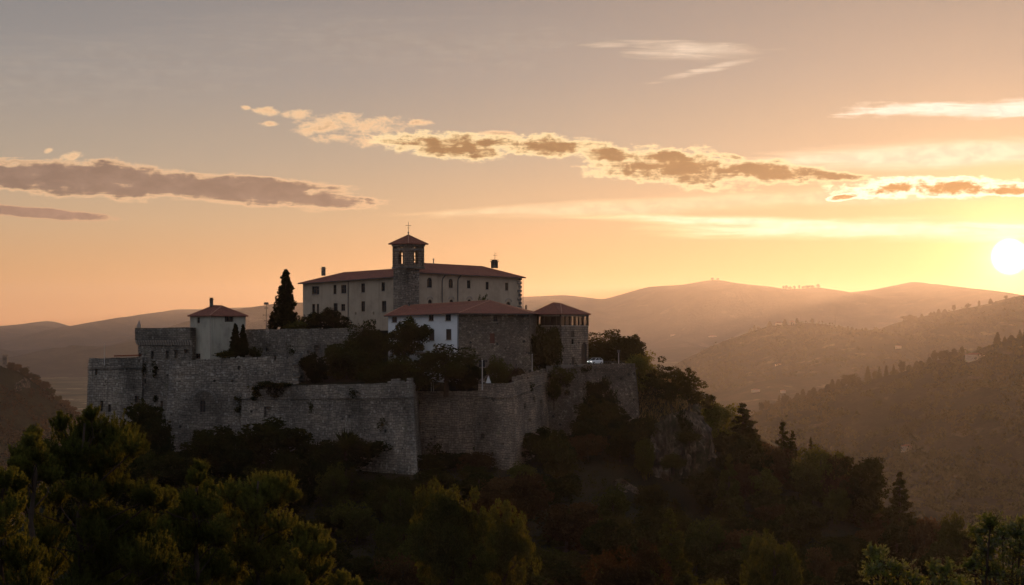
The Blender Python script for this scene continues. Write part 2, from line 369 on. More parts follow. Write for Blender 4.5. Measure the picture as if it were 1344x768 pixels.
def gz(x, y):
    x = np.atleast_1d(np.asarray(x, float)); y = np.atleast_1d(np.asarray(y, float))
    sh = x.shape; xf = x.ravel() / 100; yf = y.ravel() / 100; z = np.zeros(xf.size)
    for i in range(0, xf.size, 20000):
        sl = slice(i, i + 20000)
        r2 = (xf[sl, None] - _xy[None, :, 0]) ** 2 + (yf[sl, None] - _xy[None, :, 1]) ** 2
        z[sl] = _tps(r2) @ _W[:-3] + _W[-3] + _W[-2] * xf[sl] + _W[-1] * yf[sl]
    z = z.reshape(sh)
    # ease out to the valley floor away from the two hills
    dx = np.maximum(np.abs(x) - 230, 0) / 260; dy = np.maximum(np.maximum(y - 600, -80 - y), 0) / 260
    t = np.clip(np.sqrt(dx * dx + dy * dy), 0, 1); t = t * t * (3 - 2 * t)
    z = np.clip(z, VALLEY, 10) * (1 - t) + VALLEY * t
    z = z + fbm(x / 14, y / 14, 3, 5) * 1.1 * (1 - t) * np.clip((np.hypot(x, y) - 12) / 30, 0, 1)
    return z
def gz1(x, y): return float(gz([x], [y])[0])

def warp(lo, hi, n, dense_lo, dense_hi, nd_):
    a = np.linspace(dense_lo, dense_hi, nd_)
    l = dense_lo - np.geomspace(4, dense_lo - lo, n)[::-1]; r = dense_hi + np.geomspace(4, hi - dense_hi, n)
    return np.concatenate([l, a, r])
gx = warp(-18000, 18000, 26, -160, 160, 150); gy = warp(-600, 38500, 30, -60, 520, 240)
GX, GY = np.meshgrid(gx, gy); GZ = gz(GX, GY)
nx, ny = len(gx), len(gy)
gi = (np.arange(ny - 1)[:, None] * nx + np.arange(nx - 1)[None, :]).ravel()
gf = np.stack([gi, gi + 1, gi + nx + 1, gi + nx], 1)
gro = np_obj('ground', np.stack([GX.ravel(), GY.ravel(), GZ.ravel()], 1), gf, 'ground', smooth=True)
tag(gro, kind='structure')
gro.data.materials.append(M['valley'])
mi = ((np.abs(GX) > 320) | (GY > 800))[:-1, :-1].ravel().astype(np.int32)
gro.data.polygons.foreach_set('material_index', mi)

HILLS = {}
def hill(name, prof, Yr, Yf, Yb, zf, amp, seed, m, px0, px1, nxh=220, nyh=90, slant=0.0, scale=300.0, power=1.0):
    """real relief: a crest at distance Yr running across, falling to the valley in front and behind"""
    pxs = np.linspace(px0, px1, nxh); ridge_py = np.interp(pxs, [p[0] for p in prof], [p[1] for p in prof])
    ridge_py = ridge_py + fbm(pxs / 46.0, pxs * 0 + seed, seed, 4) * 2.2; k = 3; pad = np.pad(ridge_py, k // 2, mode='edge'); ridge_py = np.convolve(pad, np.ones(k) / k, mode='valid')
    Yrr = Yr + slant * (pxs - CX); zr = (HZ - ridge_py) / F * Yrr
    nf = int(nyh * 0.75); v = np.concatenate([np.linspace(0, 1, nf), 1 + np.linspace(0, 1, nyh - nf + 1)[1:]])
    V, PX = np.meshgrid(v, pxs, indexing='ij')
    Yg = np.where(V <= 1, Yf + (Yrr[None, :] - Yf) * V, Yrr[None, :] + (Yb - Yrr[None, :]) * (V - 1))
    X = (PX - CX) / F * np.where(True, Yrr[None, :], 0)      # parallel-sided, as real ground is
    s = np.where(V <= 1, V, 2 - V); s = np.clip(s, 0, 1) ** power; s = s * (1.0) * (0.55 + 0.45 * s)
    Z = zf + (zr[None, :] - zf) * s
    n = fbm(X / scale, Yg / scale, seed, 6); rd = 1 - np.abs(fbm(X / scale * 0.8 + 9, Yg / scale * 0.35, seed + 20, 5)) * 2
    env = np.clip(np.sin(np.pi * np.clip(np.where(V <= 1, V, 2 - V), 0, 1) ** 1.3), 0, 1)
    Z = Z + amp * (n * 0.8 + rd * 0.7 - 0.35) * env + amp * 0.07 * n
    cap = zr[None, :] * Yg / Yrr[None, :] - (Yrr[None, :] - Yg) * .025 + amp * .03 * (n - .2)
    Z = np.where(V < 1, np.minimum(Z, cap), np.minimum(Z, zr[None, :] - (Yg - Yrr[None, :]) * .03)); Z[nf - 1, :] = zr
    Z = np.maximum(Z, zf - 3); Z[0, :] = zf - 3; Z[-1, :] = zf - 3; Z[:, 0] = zf - 3; Z[:, -1] = zf - 3
    nxx = len(pxs); nyy = len(v)
    gi = (np.arange(nyy - 1)[:, None] * nxx + np.arange(nxx - 1)[None, :]).ravel()
    o = np_obj(name, np.stack([X.ravel(), Yg.ravel(), Z.ravel()], 1), np.stack([gi, gi + 1, gi + nxx + 1, gi + nxx], 1), m, smooth=True)
    tag(o, kind='structure'); HILLS[name + str(seed)] = (X, Yg, Z, nf); return o

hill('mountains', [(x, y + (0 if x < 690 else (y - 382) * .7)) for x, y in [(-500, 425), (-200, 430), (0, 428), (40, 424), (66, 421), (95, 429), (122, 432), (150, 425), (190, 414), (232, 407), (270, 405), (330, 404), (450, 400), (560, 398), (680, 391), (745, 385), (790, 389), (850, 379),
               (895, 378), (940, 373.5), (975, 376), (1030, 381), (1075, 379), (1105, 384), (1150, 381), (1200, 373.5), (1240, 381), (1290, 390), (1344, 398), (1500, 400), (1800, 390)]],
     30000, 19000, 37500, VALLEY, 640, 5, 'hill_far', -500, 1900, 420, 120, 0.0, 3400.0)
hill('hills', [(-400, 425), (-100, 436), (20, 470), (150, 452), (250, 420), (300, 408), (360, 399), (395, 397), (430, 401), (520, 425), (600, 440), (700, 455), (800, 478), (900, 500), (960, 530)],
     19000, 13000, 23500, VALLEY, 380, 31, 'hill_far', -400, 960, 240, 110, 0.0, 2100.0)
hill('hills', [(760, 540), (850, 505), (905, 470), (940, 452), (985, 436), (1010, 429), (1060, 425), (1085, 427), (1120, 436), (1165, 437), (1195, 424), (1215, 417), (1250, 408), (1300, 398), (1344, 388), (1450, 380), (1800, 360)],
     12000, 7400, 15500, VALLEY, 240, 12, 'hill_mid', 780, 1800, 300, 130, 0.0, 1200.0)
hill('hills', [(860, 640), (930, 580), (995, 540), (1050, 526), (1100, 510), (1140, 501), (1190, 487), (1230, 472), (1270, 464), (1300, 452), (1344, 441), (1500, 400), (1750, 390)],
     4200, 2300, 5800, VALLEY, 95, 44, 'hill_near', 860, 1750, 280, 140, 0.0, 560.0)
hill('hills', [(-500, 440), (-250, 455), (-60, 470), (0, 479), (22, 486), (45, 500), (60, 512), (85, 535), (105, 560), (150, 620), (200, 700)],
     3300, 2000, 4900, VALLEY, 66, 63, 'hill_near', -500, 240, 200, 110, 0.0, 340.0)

def hill_sample(key, rng, n, vmin=0.15, vmax=1.0):
    X, Y, Z, nf = HILLS[key]
    i = rng.uniform(vmin * (nf - 1), vmax * (nf - 1), n); j = rng.uniform(1, X.shape[1] - 2, n)
    i0 = i.astype(int); j0 = j.astype(int); fi = i - i0; fj = j - j0
    def lp(A):
        i1 = np.minimum(i0 + 1, A.shape[0] - 1)
        return (A[i0, j0] * (1 - fi) + A[i1, j0] * fi) * (1 - fj) + (A[i0, j0 + 1] * (1 - fi) + A[i1, j0 + 1] * fi) * fj
    return lp(X), lp(Y), lp(Z)
def hill_crest(key, px, up=0.0):
    """point on the crest seen at column px"""
    X, Y, Z, nf = HILLS[key]; k = nf - 1
    cols = X[k] / Y[k] * F + CX
    return Vector((np.interp(px, cols, X[k]), np.interp(px, cols, Y[k]), np.interp(px, cols, Z[k]) + up))
def hill_point(key, px, py):
    """nearest grid point of the front slope to this line of sight"""
    X, Y, Z, nf = HILLS[key]
    sx = X[:nf] / Y[:nf] * F + CX; sy = HZ - Z[:nf] / Y[:nf] * F
    k = np.argmin((sx - px) ** 2 + (sy - py) ** 2); return Vector((X[:nf].flat[k], Y[:nf].flat[k], Z[:nf].flat[k]))

# ------------------------------------------------------------------ foliage
def leaf_quads(cent, rad, per, size, rng, squash=1.0, upbias=0.0, aspect=0.55):
    """cent Kx3, rad K ; returns verts, faces of rhombic leaves round the clump centres"""
    K = len(cent); N = K * per
    d = rng.normal(size=(N, 3)); d /= np.linalg.norm(d, axis=1)[:, None]
    r = rng.uniform(0.25, 1, N) ** 0.5
    c = np.repeat(cent, per, 0) + d * (np.repeat(rad, per) * r)[:, None] * np.array([1, 1, squash])
    a = rng.normal(size=(N, 3)) + np.array([0, 0, upbias]); a /= np.linalg.norm(a, axis=1)[:, None]
    b = np.cross(a, rng.normal(size=(N, 3))); b /= np.linalg.norm(b, axis=1)[:, None]
    s = size * rng.uniform(0.6, 1.3, N)[:, None]
    v = np.stack([c - a * s, c - b * s * aspect, c + a * s, c + b * s * aspect], 1).reshape(-1, 3)
    return v, np.arange(N * 4).reshape(-1, 4)

def limbs(mb, rng, top, spread, r0, n=5, lean=(0, 0)):
    """tapered trunk with limbs, base at the origin"""
    mid = Vector((lean[0] * 0.5, lean[1] * 0.5, top * 0.5)); tp = Vector((lean[0], lean[1], top))
    mb.tube([(0, 0, -1.5), (0, 0, 0), mid, tp], [r0 * 1.3, r0, r0 * 0.75, r0 * 0.3], 8)
    for k in range(n):
        t = rng.uniform(0.35, 0.85); b = Vector((0, 0, 0)).lerp(tp, t); a = rng.uniform(0, 6.28)
        e = b + Vector((math.cos(a), math.sin(a), rng.uniform(0.5, 1.1))) * spread * rng.uniform(0.5, 0.8)
        mb.tube([b, b.lerp(e, 0.5) + Vector((0, 0, 0.1 * spread)), e], [r0 * 0.45, r0 * 0.3, r0 * 0.12], 6)

PROTO = {}
def proto(kind, seed, m, crown_fn, trunk_fn):
    rng = np.random.default_rng(seed); mb = MB(); trunk_fn(mb, rng)
    me_t = bpy.data.meshes.new('trunk'); me_t.from_pydata([tuple(v) for v in mb.v], [], mb.f); me_t.update(); me_t.materials.append(M['bark'])
    v, f = crown_fn(rng)
    o = np_obj('crown', v, f, m, link=False); me_c = o.data; bpy.data.objects.remove(o)
    zs = np.percentile(v[:, 2], 99.7); ws = (np.percentile(v[:, 0], 99) - np.percentile(v[:, 0], 1))
    PROTO.setdefault(kind, []).append((me_t, me_c, float(zs), float(ws)))

def round_crown(W, H, zb, K=75, per=55, leaf=0.26, rc=0.16, lump=0.3, sq=0.85, upb=0.0):
    def fn(rng):
        c = []
        ph = rng.uniform(0, 6.28, 6)
        while len(c) < K:
            d = rng.normal(size=3); d /= np.linalg.norm(d)
            az = math.atan2(d[1], d[0])
            l = 1 + lump * (0.5 * math.sin(2 * az + ph[0]) + 0.5 * math.sin(3 * az + ph[1] + 2 * d[2]) + 0.4 * math.sin(5 * az + ph[2] + 4 * d[2]))
            r = rng.uniform(0.35, 1.0) ** 0.45 * l * 0.84
            p = np.array([d[0] * W / 2 * r, d[1] * W / 2 * r, d[2] * H / 2 * r + zb + H / 2])
            c.append(p)
        c = np.array(c); rad = rng.uniform(0.7, 1.35, K) * W * rc
        v1, f1 = leaf_quads(c, rad, per, leaf, rng, sq, upb)
        return v1, f1
    return fn
def cone_crown(W, H, zb, layers, per=45, leaf=0.22, droop=0.1, power=1.0, narrow=False):
    def fn(rng):
        c = []; rd = []
        for i in range(layers):
            t = (i + rng.uniform(0, .6)) / layers; z = zb + H * t
            rr = W / 2 * (1 - t) ** power
            if narrow: rr = W / 2 * min(1, (t * 5 + 0.45)) * (1 - t) ** 0.55
            n = max(3, int(15 * rr / (W / 2) + 3)) if not narrow else max(2, int(9 * rr / (W / 2) + 2))
            for k in range(n):
                a = rng.uniform(0, 6.28); q = rr * rng.uniform(0.35, 1.08)
                c.append((math.cos(a) * q, math.sin(a) * q, z - q * droop + (0 if narrow else rng.uniform(-.5, .5) * H / layers * 1.6))); rd.append((max(0.28, rr * 0.34) if narrow else max(0.3, rr * .27)) * rng.uniform(0.7, 1.2))
        c = np.array(c); rd = np.array(rd)
        return leaf_quads(c, rd, per, leaf, rng, 0.6 if not narrow else 1.2, 0.8 if narrow else 0.2)
    return fn
def umbrella_crown(W, H, zb):
    def fn(rng):
        c = []; rd = []
        for k in range(150):
            a = rng.uniform(0, 6.28); q = math.sqrt(rng.uniform(0, 1)) * W / 2 * (0.88 + 0.14 * math.sin(3 * a + .6))
            z = zb + H * ((1 - (q / (W / 2)) ** 2) ** .6 * rng.uniform(0.25, 1.0) + .12 * rng.uniform(-1, 1) - .12 * math.cos(a))
            c.append((math.cos(a) * q, math.sin(a) * q, z)); rd.append(rng.uniform(0.6, 1.1) * W * 0.08)
        return leaf_quads(np.array(c), np.array(rd), 75, 0.17, rng, 0.55, 0.5)
    return fn
T_ = lambda top, sp, r0, n=5: (lambda mb, rng: limbs(mb, rng, top, sp, r0, n))
for s, m in ((1, 'leaf_dark'), (2, 'leaf_dark'), (3, 'leaf_dark')):
    proto('broad_dark', s, m, round_crown(7, 7, 0.6, 62, 80, 0.27, 0.15, 0.42), T_(6, 2.2, 0.25))
for s in (4, 5): proto('broad_red', s, 'leaf_red', round_crown(7, 6.5, 0.5, 62, 80, 0.24, 0.15, 0.42), T_(5.5, 2.2, 0.22))
for s in (6, 7): proto('broad_green', s, 'leaf_green', round_crown(7, 7, 0.6, 62, 80, 0.25, 0.15, 0.42), T_(6, 2.2, 0.25))
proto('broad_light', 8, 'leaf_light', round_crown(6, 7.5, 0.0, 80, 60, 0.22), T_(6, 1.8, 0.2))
proto('big_dark', 9, 'leaf_dark', round_crown(9, 10, 2.0, 110, 70, 0.28, 0.13, 0.4), T_(10, 3.0, 0.4, 7))
proto('big_dark', 10, 'leaf_dark', round_crown(9, 10, 2.0, 110, 70, 0.28, 0.13, 0.4), T_(10, 3.0, 0.4, 7))
proto('cypress', 11, 'leaf_dark', cone_crown(4.0, 13, 0.4, 46, 50, 0.2, 0, 1, True), T_(11, 0.4, 0.25, 0))
proto('conifer', 12, 'leaf_dark', cone_crown(6.5, 11, 0.6, 22, 42, 0.22, 0.28, 0.85), T_(11, 1.5, 0.25, 6))
proto('conifer', 13, 'leaf_dark', cone_crown(6.0, 11, 0.6, 18, 46, 0.22, 0.3, 0.75), T_(11, 1.5, 0.25, 6))
proto('cone_green', 14, 'leaf_green', cone_crown(6.5, 12, 0.3, 26, 60, 0.22, 0.1, 0.75), T_(11, 1.5, 0.25, 6))
proto('umbrella', 15, 'leaf_dark', umbrella_crown(12, 6.6, 2.7), lambda mb, rng: (
    mb.tube([(-0.8, 0, -1.5), (-0.7, 0, 1.5), (-1.4, 0.2, 4), (-2.6, 0.4, 6)], [.32, .26, .2, .1], 8),
    mb.tube([(1.5, 0, -2.0), (1.7, 0, 1.2), (2.2, 0, 3.4), (2.8, -0.3, 5.6)], [.3, .24, .18, .08], 8),
    mb.tube([(-1.2, 0.1, 3.3), (0.2, 0.2, 5), (1.2, -.2, 6.4)], [.16, .12, .05], 6), mb.tube([(2.5, 0, 2.2), (1.2, .3, 4.4), (0.6, .4, 6)], [.14, .1, .05], 6),
    mb.tube([(-1.2, 0.1, 3.6), (-3, 0.2, 4.8), (-4.4, -.2, 5.6)], [.13, .1, .05], 6)))
proto('lit_pine', 16, 'leaf_lit', round_crown(9, 9, 5.0, 170, 110, 0.2, 0.08, 0.5, 1.3, 2.2), T_(13, 3, 0.35, 8))
proto('lit_pine', 17, 'leaf_lit', round_crown(9, 9, 5.0, 170, 110, 0.2, 0.08, 0.5, 1.3, 2.2), T_(13, 3, 0.35, 8))
proto('lit_russet', 22, 'leaf_red', round_crown(9, 8, 4.0, 150, 75, 0.18, 0.09, 0.4, 1.0, .8), T_(10, 3, 0.3, 8))
proto('shrub', 18, 'leaf_dark', round_crown(3.2, 2.6, 0.0, 30, 50, 0.16, 0.2), T_(1.6, 1.0, 0.08, 4))
proto('shrub', 19, 'leaf_green', round_crown(3.2, 2.6, 0.0, 30, 50, 0.15, 0.2), T_(1.6, 1.0, 0.08, 4))
proto('shrub_red', 20, 'leaf_red', round_crown(3.4, 2.8, 0.0, 30, 50, 0.16, 0.2), T_(1.6, 1.0, 0.08, 4))
def spiky(rng):
    v = []; 
    for k in range(170):
        a = rng.uniform(0, 6.28); e = rng.uniform(-0.15, 1.45); L = rng.uniform(2.2, 3.4)
        d = np.array([math.cos(a) * math.cos(e), math.sin(a) * math.cos(e), math.sin(e)]); c = np.array([0, 0, 3.6]) + d * 0.3
        s = np.cross(d, [0, 0, 1.0]); s /= np.linalg.norm(s) + 1e-6; m1 = c + d * L * 0.5 + np.array([0, 0, .15]); tip = c + d * L - np.array([0, 0, .25])
        v += [c, m1 - s * .17, tip, m1 + s * .17]
    return np.array(v), np.arange(len(v)).reshape(-1, 4)
proto('palm', 21, 'leaf_dark', spiky, lambda mb, rng: mb.tube([(0, 0, -1), (0.1, 0, 1.5), (0, 0, 3.7)], [.3, .24, .22], 8))

NAMES = {'broad_dark': 'tree', 'broad_red': 'tree', 'broad_green': 'tree', 'broad_light': 'tree', 'big_dark': 'tree', 'cypress': 'cypress_tree', 'conifer': 'conifer_tree',
         'cone_green': 'conifer_tree', 'umbrella': 'umbrella_pine', 'lit_pine': 'pine_tree', 'lit_russet': 'tree', 'shrub': 'shrub', 'shrub_red': 'shrub', 'palm': 'palm_tree'}
CATS = {'tree': 'tree', 'cypress_tree': 'cypress', 'conifer_tree': 'conifer', 'umbrella_pine': 'pine tree', 'pine_tree': 'pine tree', 'shrub': 'shrub', 'palm_tree': 'palm tree'}
def tree(kind, px, pytop, Y, wpx, label, group=None, base=None, hmin=None, tall=None, rot=None):
    """tree seen at column px with its top at row pytop, wpx wide, standing at distance Y"""
    pr = random.choice(PROTO[kind]); p = XY(px, Y)
    gb = base if base is not None else gz1(p.x, p.y) - 0.2
    top = ZZ(pytop, Y); h = max(top - gb, hmin or 1.2); w = wpx / F * Y
    sx = w / pr[3]; sz = h / pr[2]
    if sz > sx * 1.9 and base is None and tall is None: gb = top - pr[2] * sx * 1.9; sz = sx * 1.9; gb = max(gb, gz1(p.x, p.y) - 0.2)
    if tall:
        sz = sx * tall; g_ = gz1(p.x, p.y) - .2; gb = top - pr[2] * sz
        if gb > g_: sz = min((top - g_) / pr[2], sx * 2.3); gb = top - pr[2] * sz
    n = NAMES[kind]; r = empty(n, (p.x, p.y, gb)); r.rotation_euler = (0, 0, rot if rot is not None else random.uniform(0, 6.28)); r.scale = (sx, sx, sz)
    for nm, me in (('trunk', pr[0]), ('crown', pr[1])):
        o = bpy.data.objects.new(nm, me); COL.objects.link(o); o.parent = r
    tag(r, label, CATS[n], group); return r

# ------------------------------------------------------------------ walls with openings
def cutpoint(A, B, px):
    """parameter along the plan line A-B where the line of sight of column px crosses it"""
    k = (px - CX) / F; dx = B.x - A.x; dy = B.y - A.y
    s = (k * A.y - A.x) / (dx - k * dy); return s, A.y + s * dy
def op(A, B, px0, px1, py0, py1, typ='win', arch=False, **kw):
    s0, y0 = cutpoint(A, B, px0); s1, y1 = cutpoint(A, B, px1); ym = (y0 + y1) / 2
    return dict(s0=s0, s1=s1, z0=ZZ(py1, ym), z1=ZZ(py0, ym), typ=typ, arch=arch, **kw)
def panel(mb, A0, B0, A1, B1, zb, ztA, ztB, ops=(), depth=0.35, sub=0, jit=0.0, topjit=0.0, rng=None, back=False, subz=None):
    L = (B1 - A1).length; ss = {0.0, 1.0}; zs = set()
    for o in ops: ss |= {o['s0'], o['s1']}; zs |= {o['z0'], o['z1']}
    if sub:
        n = max(1, int(L / sub))
        for k in range(1, n):
            c = k / n
            if all(abs(c - o) > 0.4 / L for o in ss): ss.add(c)
        zt0 = min(ztA, ztB); n = max(1, int((zt0 - zb) / (subz or sub)))
        for k in range(1, n):
            c = zb + (zt0 - zb) * k / n
            if all(abs(c - o) > 0.3 for o in zs): zs.add(c)
    ss = sorted(ss); zs = sorted(z for z in zs if zb + .01 < z < min(ztA, ztB) - 0.01)
    nrm = (B1 - A1).cross(UP).normalized()
    rows = [zb] + zs + [None]
    hole_s = {o['s0'] for o in ops} | {o['s1'] for o in ops}
    def pos(s, z, j=0.0):
        zt = ztA + (ztB - ztA) * s; zz = zt if z is None else z
        t = 0 if zt <= zb else (zz - zb) / (zt - zb)
        p = (A0.lerp(B0, s)).lerp(A1.lerp(B1, s), t); return Vector((p.x, p.y, zz)) + nrm * j
    V = {}
    for i, s in enumerate(ss):
        for k, z in enumerate(rows):
            j = 0.0
            if rng is not None and jit and 0 < i < len(ss) - 1 and s not in hole_s: j = rng.uniform(-jit, jit)
            p = pos(s, z, j)
            if z is None and topjit and 0 < i < len(ss) - 1: p.z += rng.choice([-1, -.3, 0, 0.2, .5]) * topjit * rng.uniform(.3, 1)
            V[i, k] = p
    idx = {}
    base = len(mb.v)
    for key, p in V.items(): idx[key] = len(mb.v); mb.v.append(p)
    for i in range(len(ss) - 1):
        for k in range(len(rows) - 1):
            sc = (ss[i] + ss[i + 1]) / 2; z0 = rows[k]; z1 = rows[k + 1] if rows[k + 1] is not None else min(ztA, ztB) + 9
            zc = (z0 + z1) / 2 if rows[k + 1] is not None else min(ztA, ztB)
            if any(o['s0'] < sc < o['s1'] and o['z0'] < zc < o['z1'] for o in ops): continue
            mb.f.append((idx[i, k], idx[i + 1, k], idx[i + 1, k + 1], idx[i, k + 1]))
    for o in ops:
        a, b, c, d = pos(o['s0'], o['z0']), pos(o['s1'], o['z0']), pos(o['s1'], o['z1']), pos(o['s0'], o['z1'])
        n = -nrm * depth
        mb.quad(a, b, b + n, a + n); mb.quad(b, c, c + n, b + n); mb.quad(c, d, d + n, c + n); mb.quad(d, a, a + n, d + n)
        if back or o['typ'] == 'slit': mb.quad(a + n, b + n, c + n, d + n)
        if o['arch']:
            w = (b - a); r = w.length / 2; ctr = (d + c) / 2 - UP * r; u = w.normalized(); N = 8
            arc = [ctr + u * (math.cos(math.pi * q / N) * r) + UP * (math.sin(math.pi * q / N) * r) for q in range(N + 1)]
            for q in range(N):
                corner = c if q < N / 2 else d
                mb.tri(corner, arc[q + 1], arc[q]); mb.quad(arc[q], arc[q + 1], arc[q + 1] + n, arc[q] + n)
        o['quad'] = (a, b, c, d); o['n'] = nrm
    return ops

def dress(ops, parent, sill=True):
    """window, pane, shutter, door parts for the openings of a facade"""
    for o in ops:
        a, b, c, d = o['quad']; n = o['n']; t = o['typ']
        if t in ('slit', 'open'): continue
        ins = -n * 0.22
        if t == 'blind':
            mb = MB(); w = (b - a); k = max(3, int((d - a).length / 0.16))
            for i in range(k):
                z = (i + 0.5) / k; p0 = a.lerp(d, z) + ins; p1 = b.lerp(c, z) + ins; mb.bar(p0, p1, 0.05, (d - a).length / k * 0.93)
            mb.build('shutter', o.get('m', 'wood'), parent); 
        elif t == 'door':
            mb = MB(); mb.quad(a + ins, b + ins, c + ins, d + ins)
            e = a.lerp(b, .5) + ins + n * 0.03; g = d.lerp(c, .5) + ins + n * 0.03; mb.bar(e, g, 0.06, 0.04, n)
            mb.bar(a.lerp(d, .35) + ins + n * .03, b.lerp(c, .35) + ins + n * .03, 0.06, 0.12)
            mb.bar(a.lerp(d, .98) + ins + n * .03, b.lerp(c, .98) + ins + n * .03, 0.06, 0.1)
            mb.build('door', 'wood', parent)
        else:
            mb = MB(); fw = 0.09
            mb.bar(a + ins, d + ins, fw, fw, n); mb.bar(b + ins, c + ins, fw, fw, n)
            mb.bar(a + ins + UP * fw / 2, b + ins + UP * fw / 2, fw); mb.bar(d + ins - UP * fw / 2, c + ins - UP * fw / 2, fw)
            mb.bar(a.lerp(b, .5) + ins, d.lerp(c, .5) + ins, fw * .8, fw * .8, n); mb.bar(a.lerp(d, .6) + ins, b.lerp(c, .6) + ins, fw * .6)
            fr = mb.build('window', 'wood', parent)
            pn = MB(); q = ins - n * 0.05; pn.quad(a + q, b + q, c + q, d + q); pn.build('pane', 'glass', fr)
            if t == 'shut':      # open louvred shutters folded back on the wall
                for (e, g, sgn) in ((a, d, -1), (b, c, 1)):
                    u = (b - a).normalized() * sgn; w = (b - a).length * 0.48; sb = MB()
                    for i in range(7):
                        z0 = e.lerp(g, (i + .5) / 7) + n * 0.06 + u * 0.03; sb.bar(z0, z0 + u * w, 0.04, (g - e).length / 7 * .92)
                    sb.build('shutter', o.get('m', 'wood'), parent)
        if sill and t in ('win', 'shut', 'blind'):
            sb = MB(); u = (b - a).normalized(); sb.bar(a - u * .12 + n * .06 - UP * .06, b + u * .12 + n * .06 - UP * .06, 0.2, 0.12); sb.build('sill', 'trim', parent)
        if o.get('hood'):
            hb = MB(); u = (b - a).normalized(); r = (b - a).length * .75; ctr = (c + d) / 2 + n * .08 - UP * .05; N = 8
            arc = [ctr + u * math.cos(math.pi * q / N) * r + UP * math.sin(math.pi * q / N) * r * .8 for q in range(N + 1)]
            for q in range(N): hb.bar(arc[q], arc[q + 1], 0.2, 0.16, n)
            hb.build('window_hood', 'trim', parent)

def hip_roof(parent, eave, ridge, thick=0.18, over=None, m='tile', caps=True, name='roof'):
    """eave: 4 CCW corners front-left, front-right, back-right, back-left (3D); ridge: left and right points (may coincide)"""
    mb = MB(); e = eave; r0, r1 = ridge
    dn = UP * thick
    def sheet(pts, sub=6):
        mb.add(pts, [tuple(range(len(pts)))])
    if (r0 - r1).length < 0.05:
        for i in range(4): sheet([e[i], e[(i + 1) % 4], r0])
    else:
        sheet([e[0], e[1], r1, r0]); sheet([e[1], e[2], r1]); sheet([e[2], e[3], r0, r1]); sheet([e[3], e[0], r0])
    for i in range(4):
        a, b = e[i], e[(i + 1) % 4]; mb.quad(a - dn, b - dn, b, a)
    mb.quad(e[3] - dn, e[2] - dn, e[1] - dn, e[0] - dn)
    ro = mb.build(name, m, parent)
    if caps:
        cb = MB()
        if (r0 - r1).length > 0.05: cb.tube([r0, r1], 0.14, 6)
        for a, b in ((e[0], r0), (e[3], r0), (e[1], r1), (e[2], r1)): cb.tube([a, b], 0.12, 6)
        cb.build('ridge_tiles', 'ridge', ro)
    return ro
def chimney(parent, base, w, h, pot=True, ax=None):
    mb = MB(); mb.box(base, w, w, h, ax); mb.box(base + UP * h, w * 1.3, w * 1.3, 0.14, ax); mb.box(base + UP * (h + .14), w * 0.8, w * .8, 0.25, ax); mb.box(base + UP * (h + .39), w * 1.2, w * 1.2, 0.1, ax)
    return mb.build('chimney', 'stone', parent)

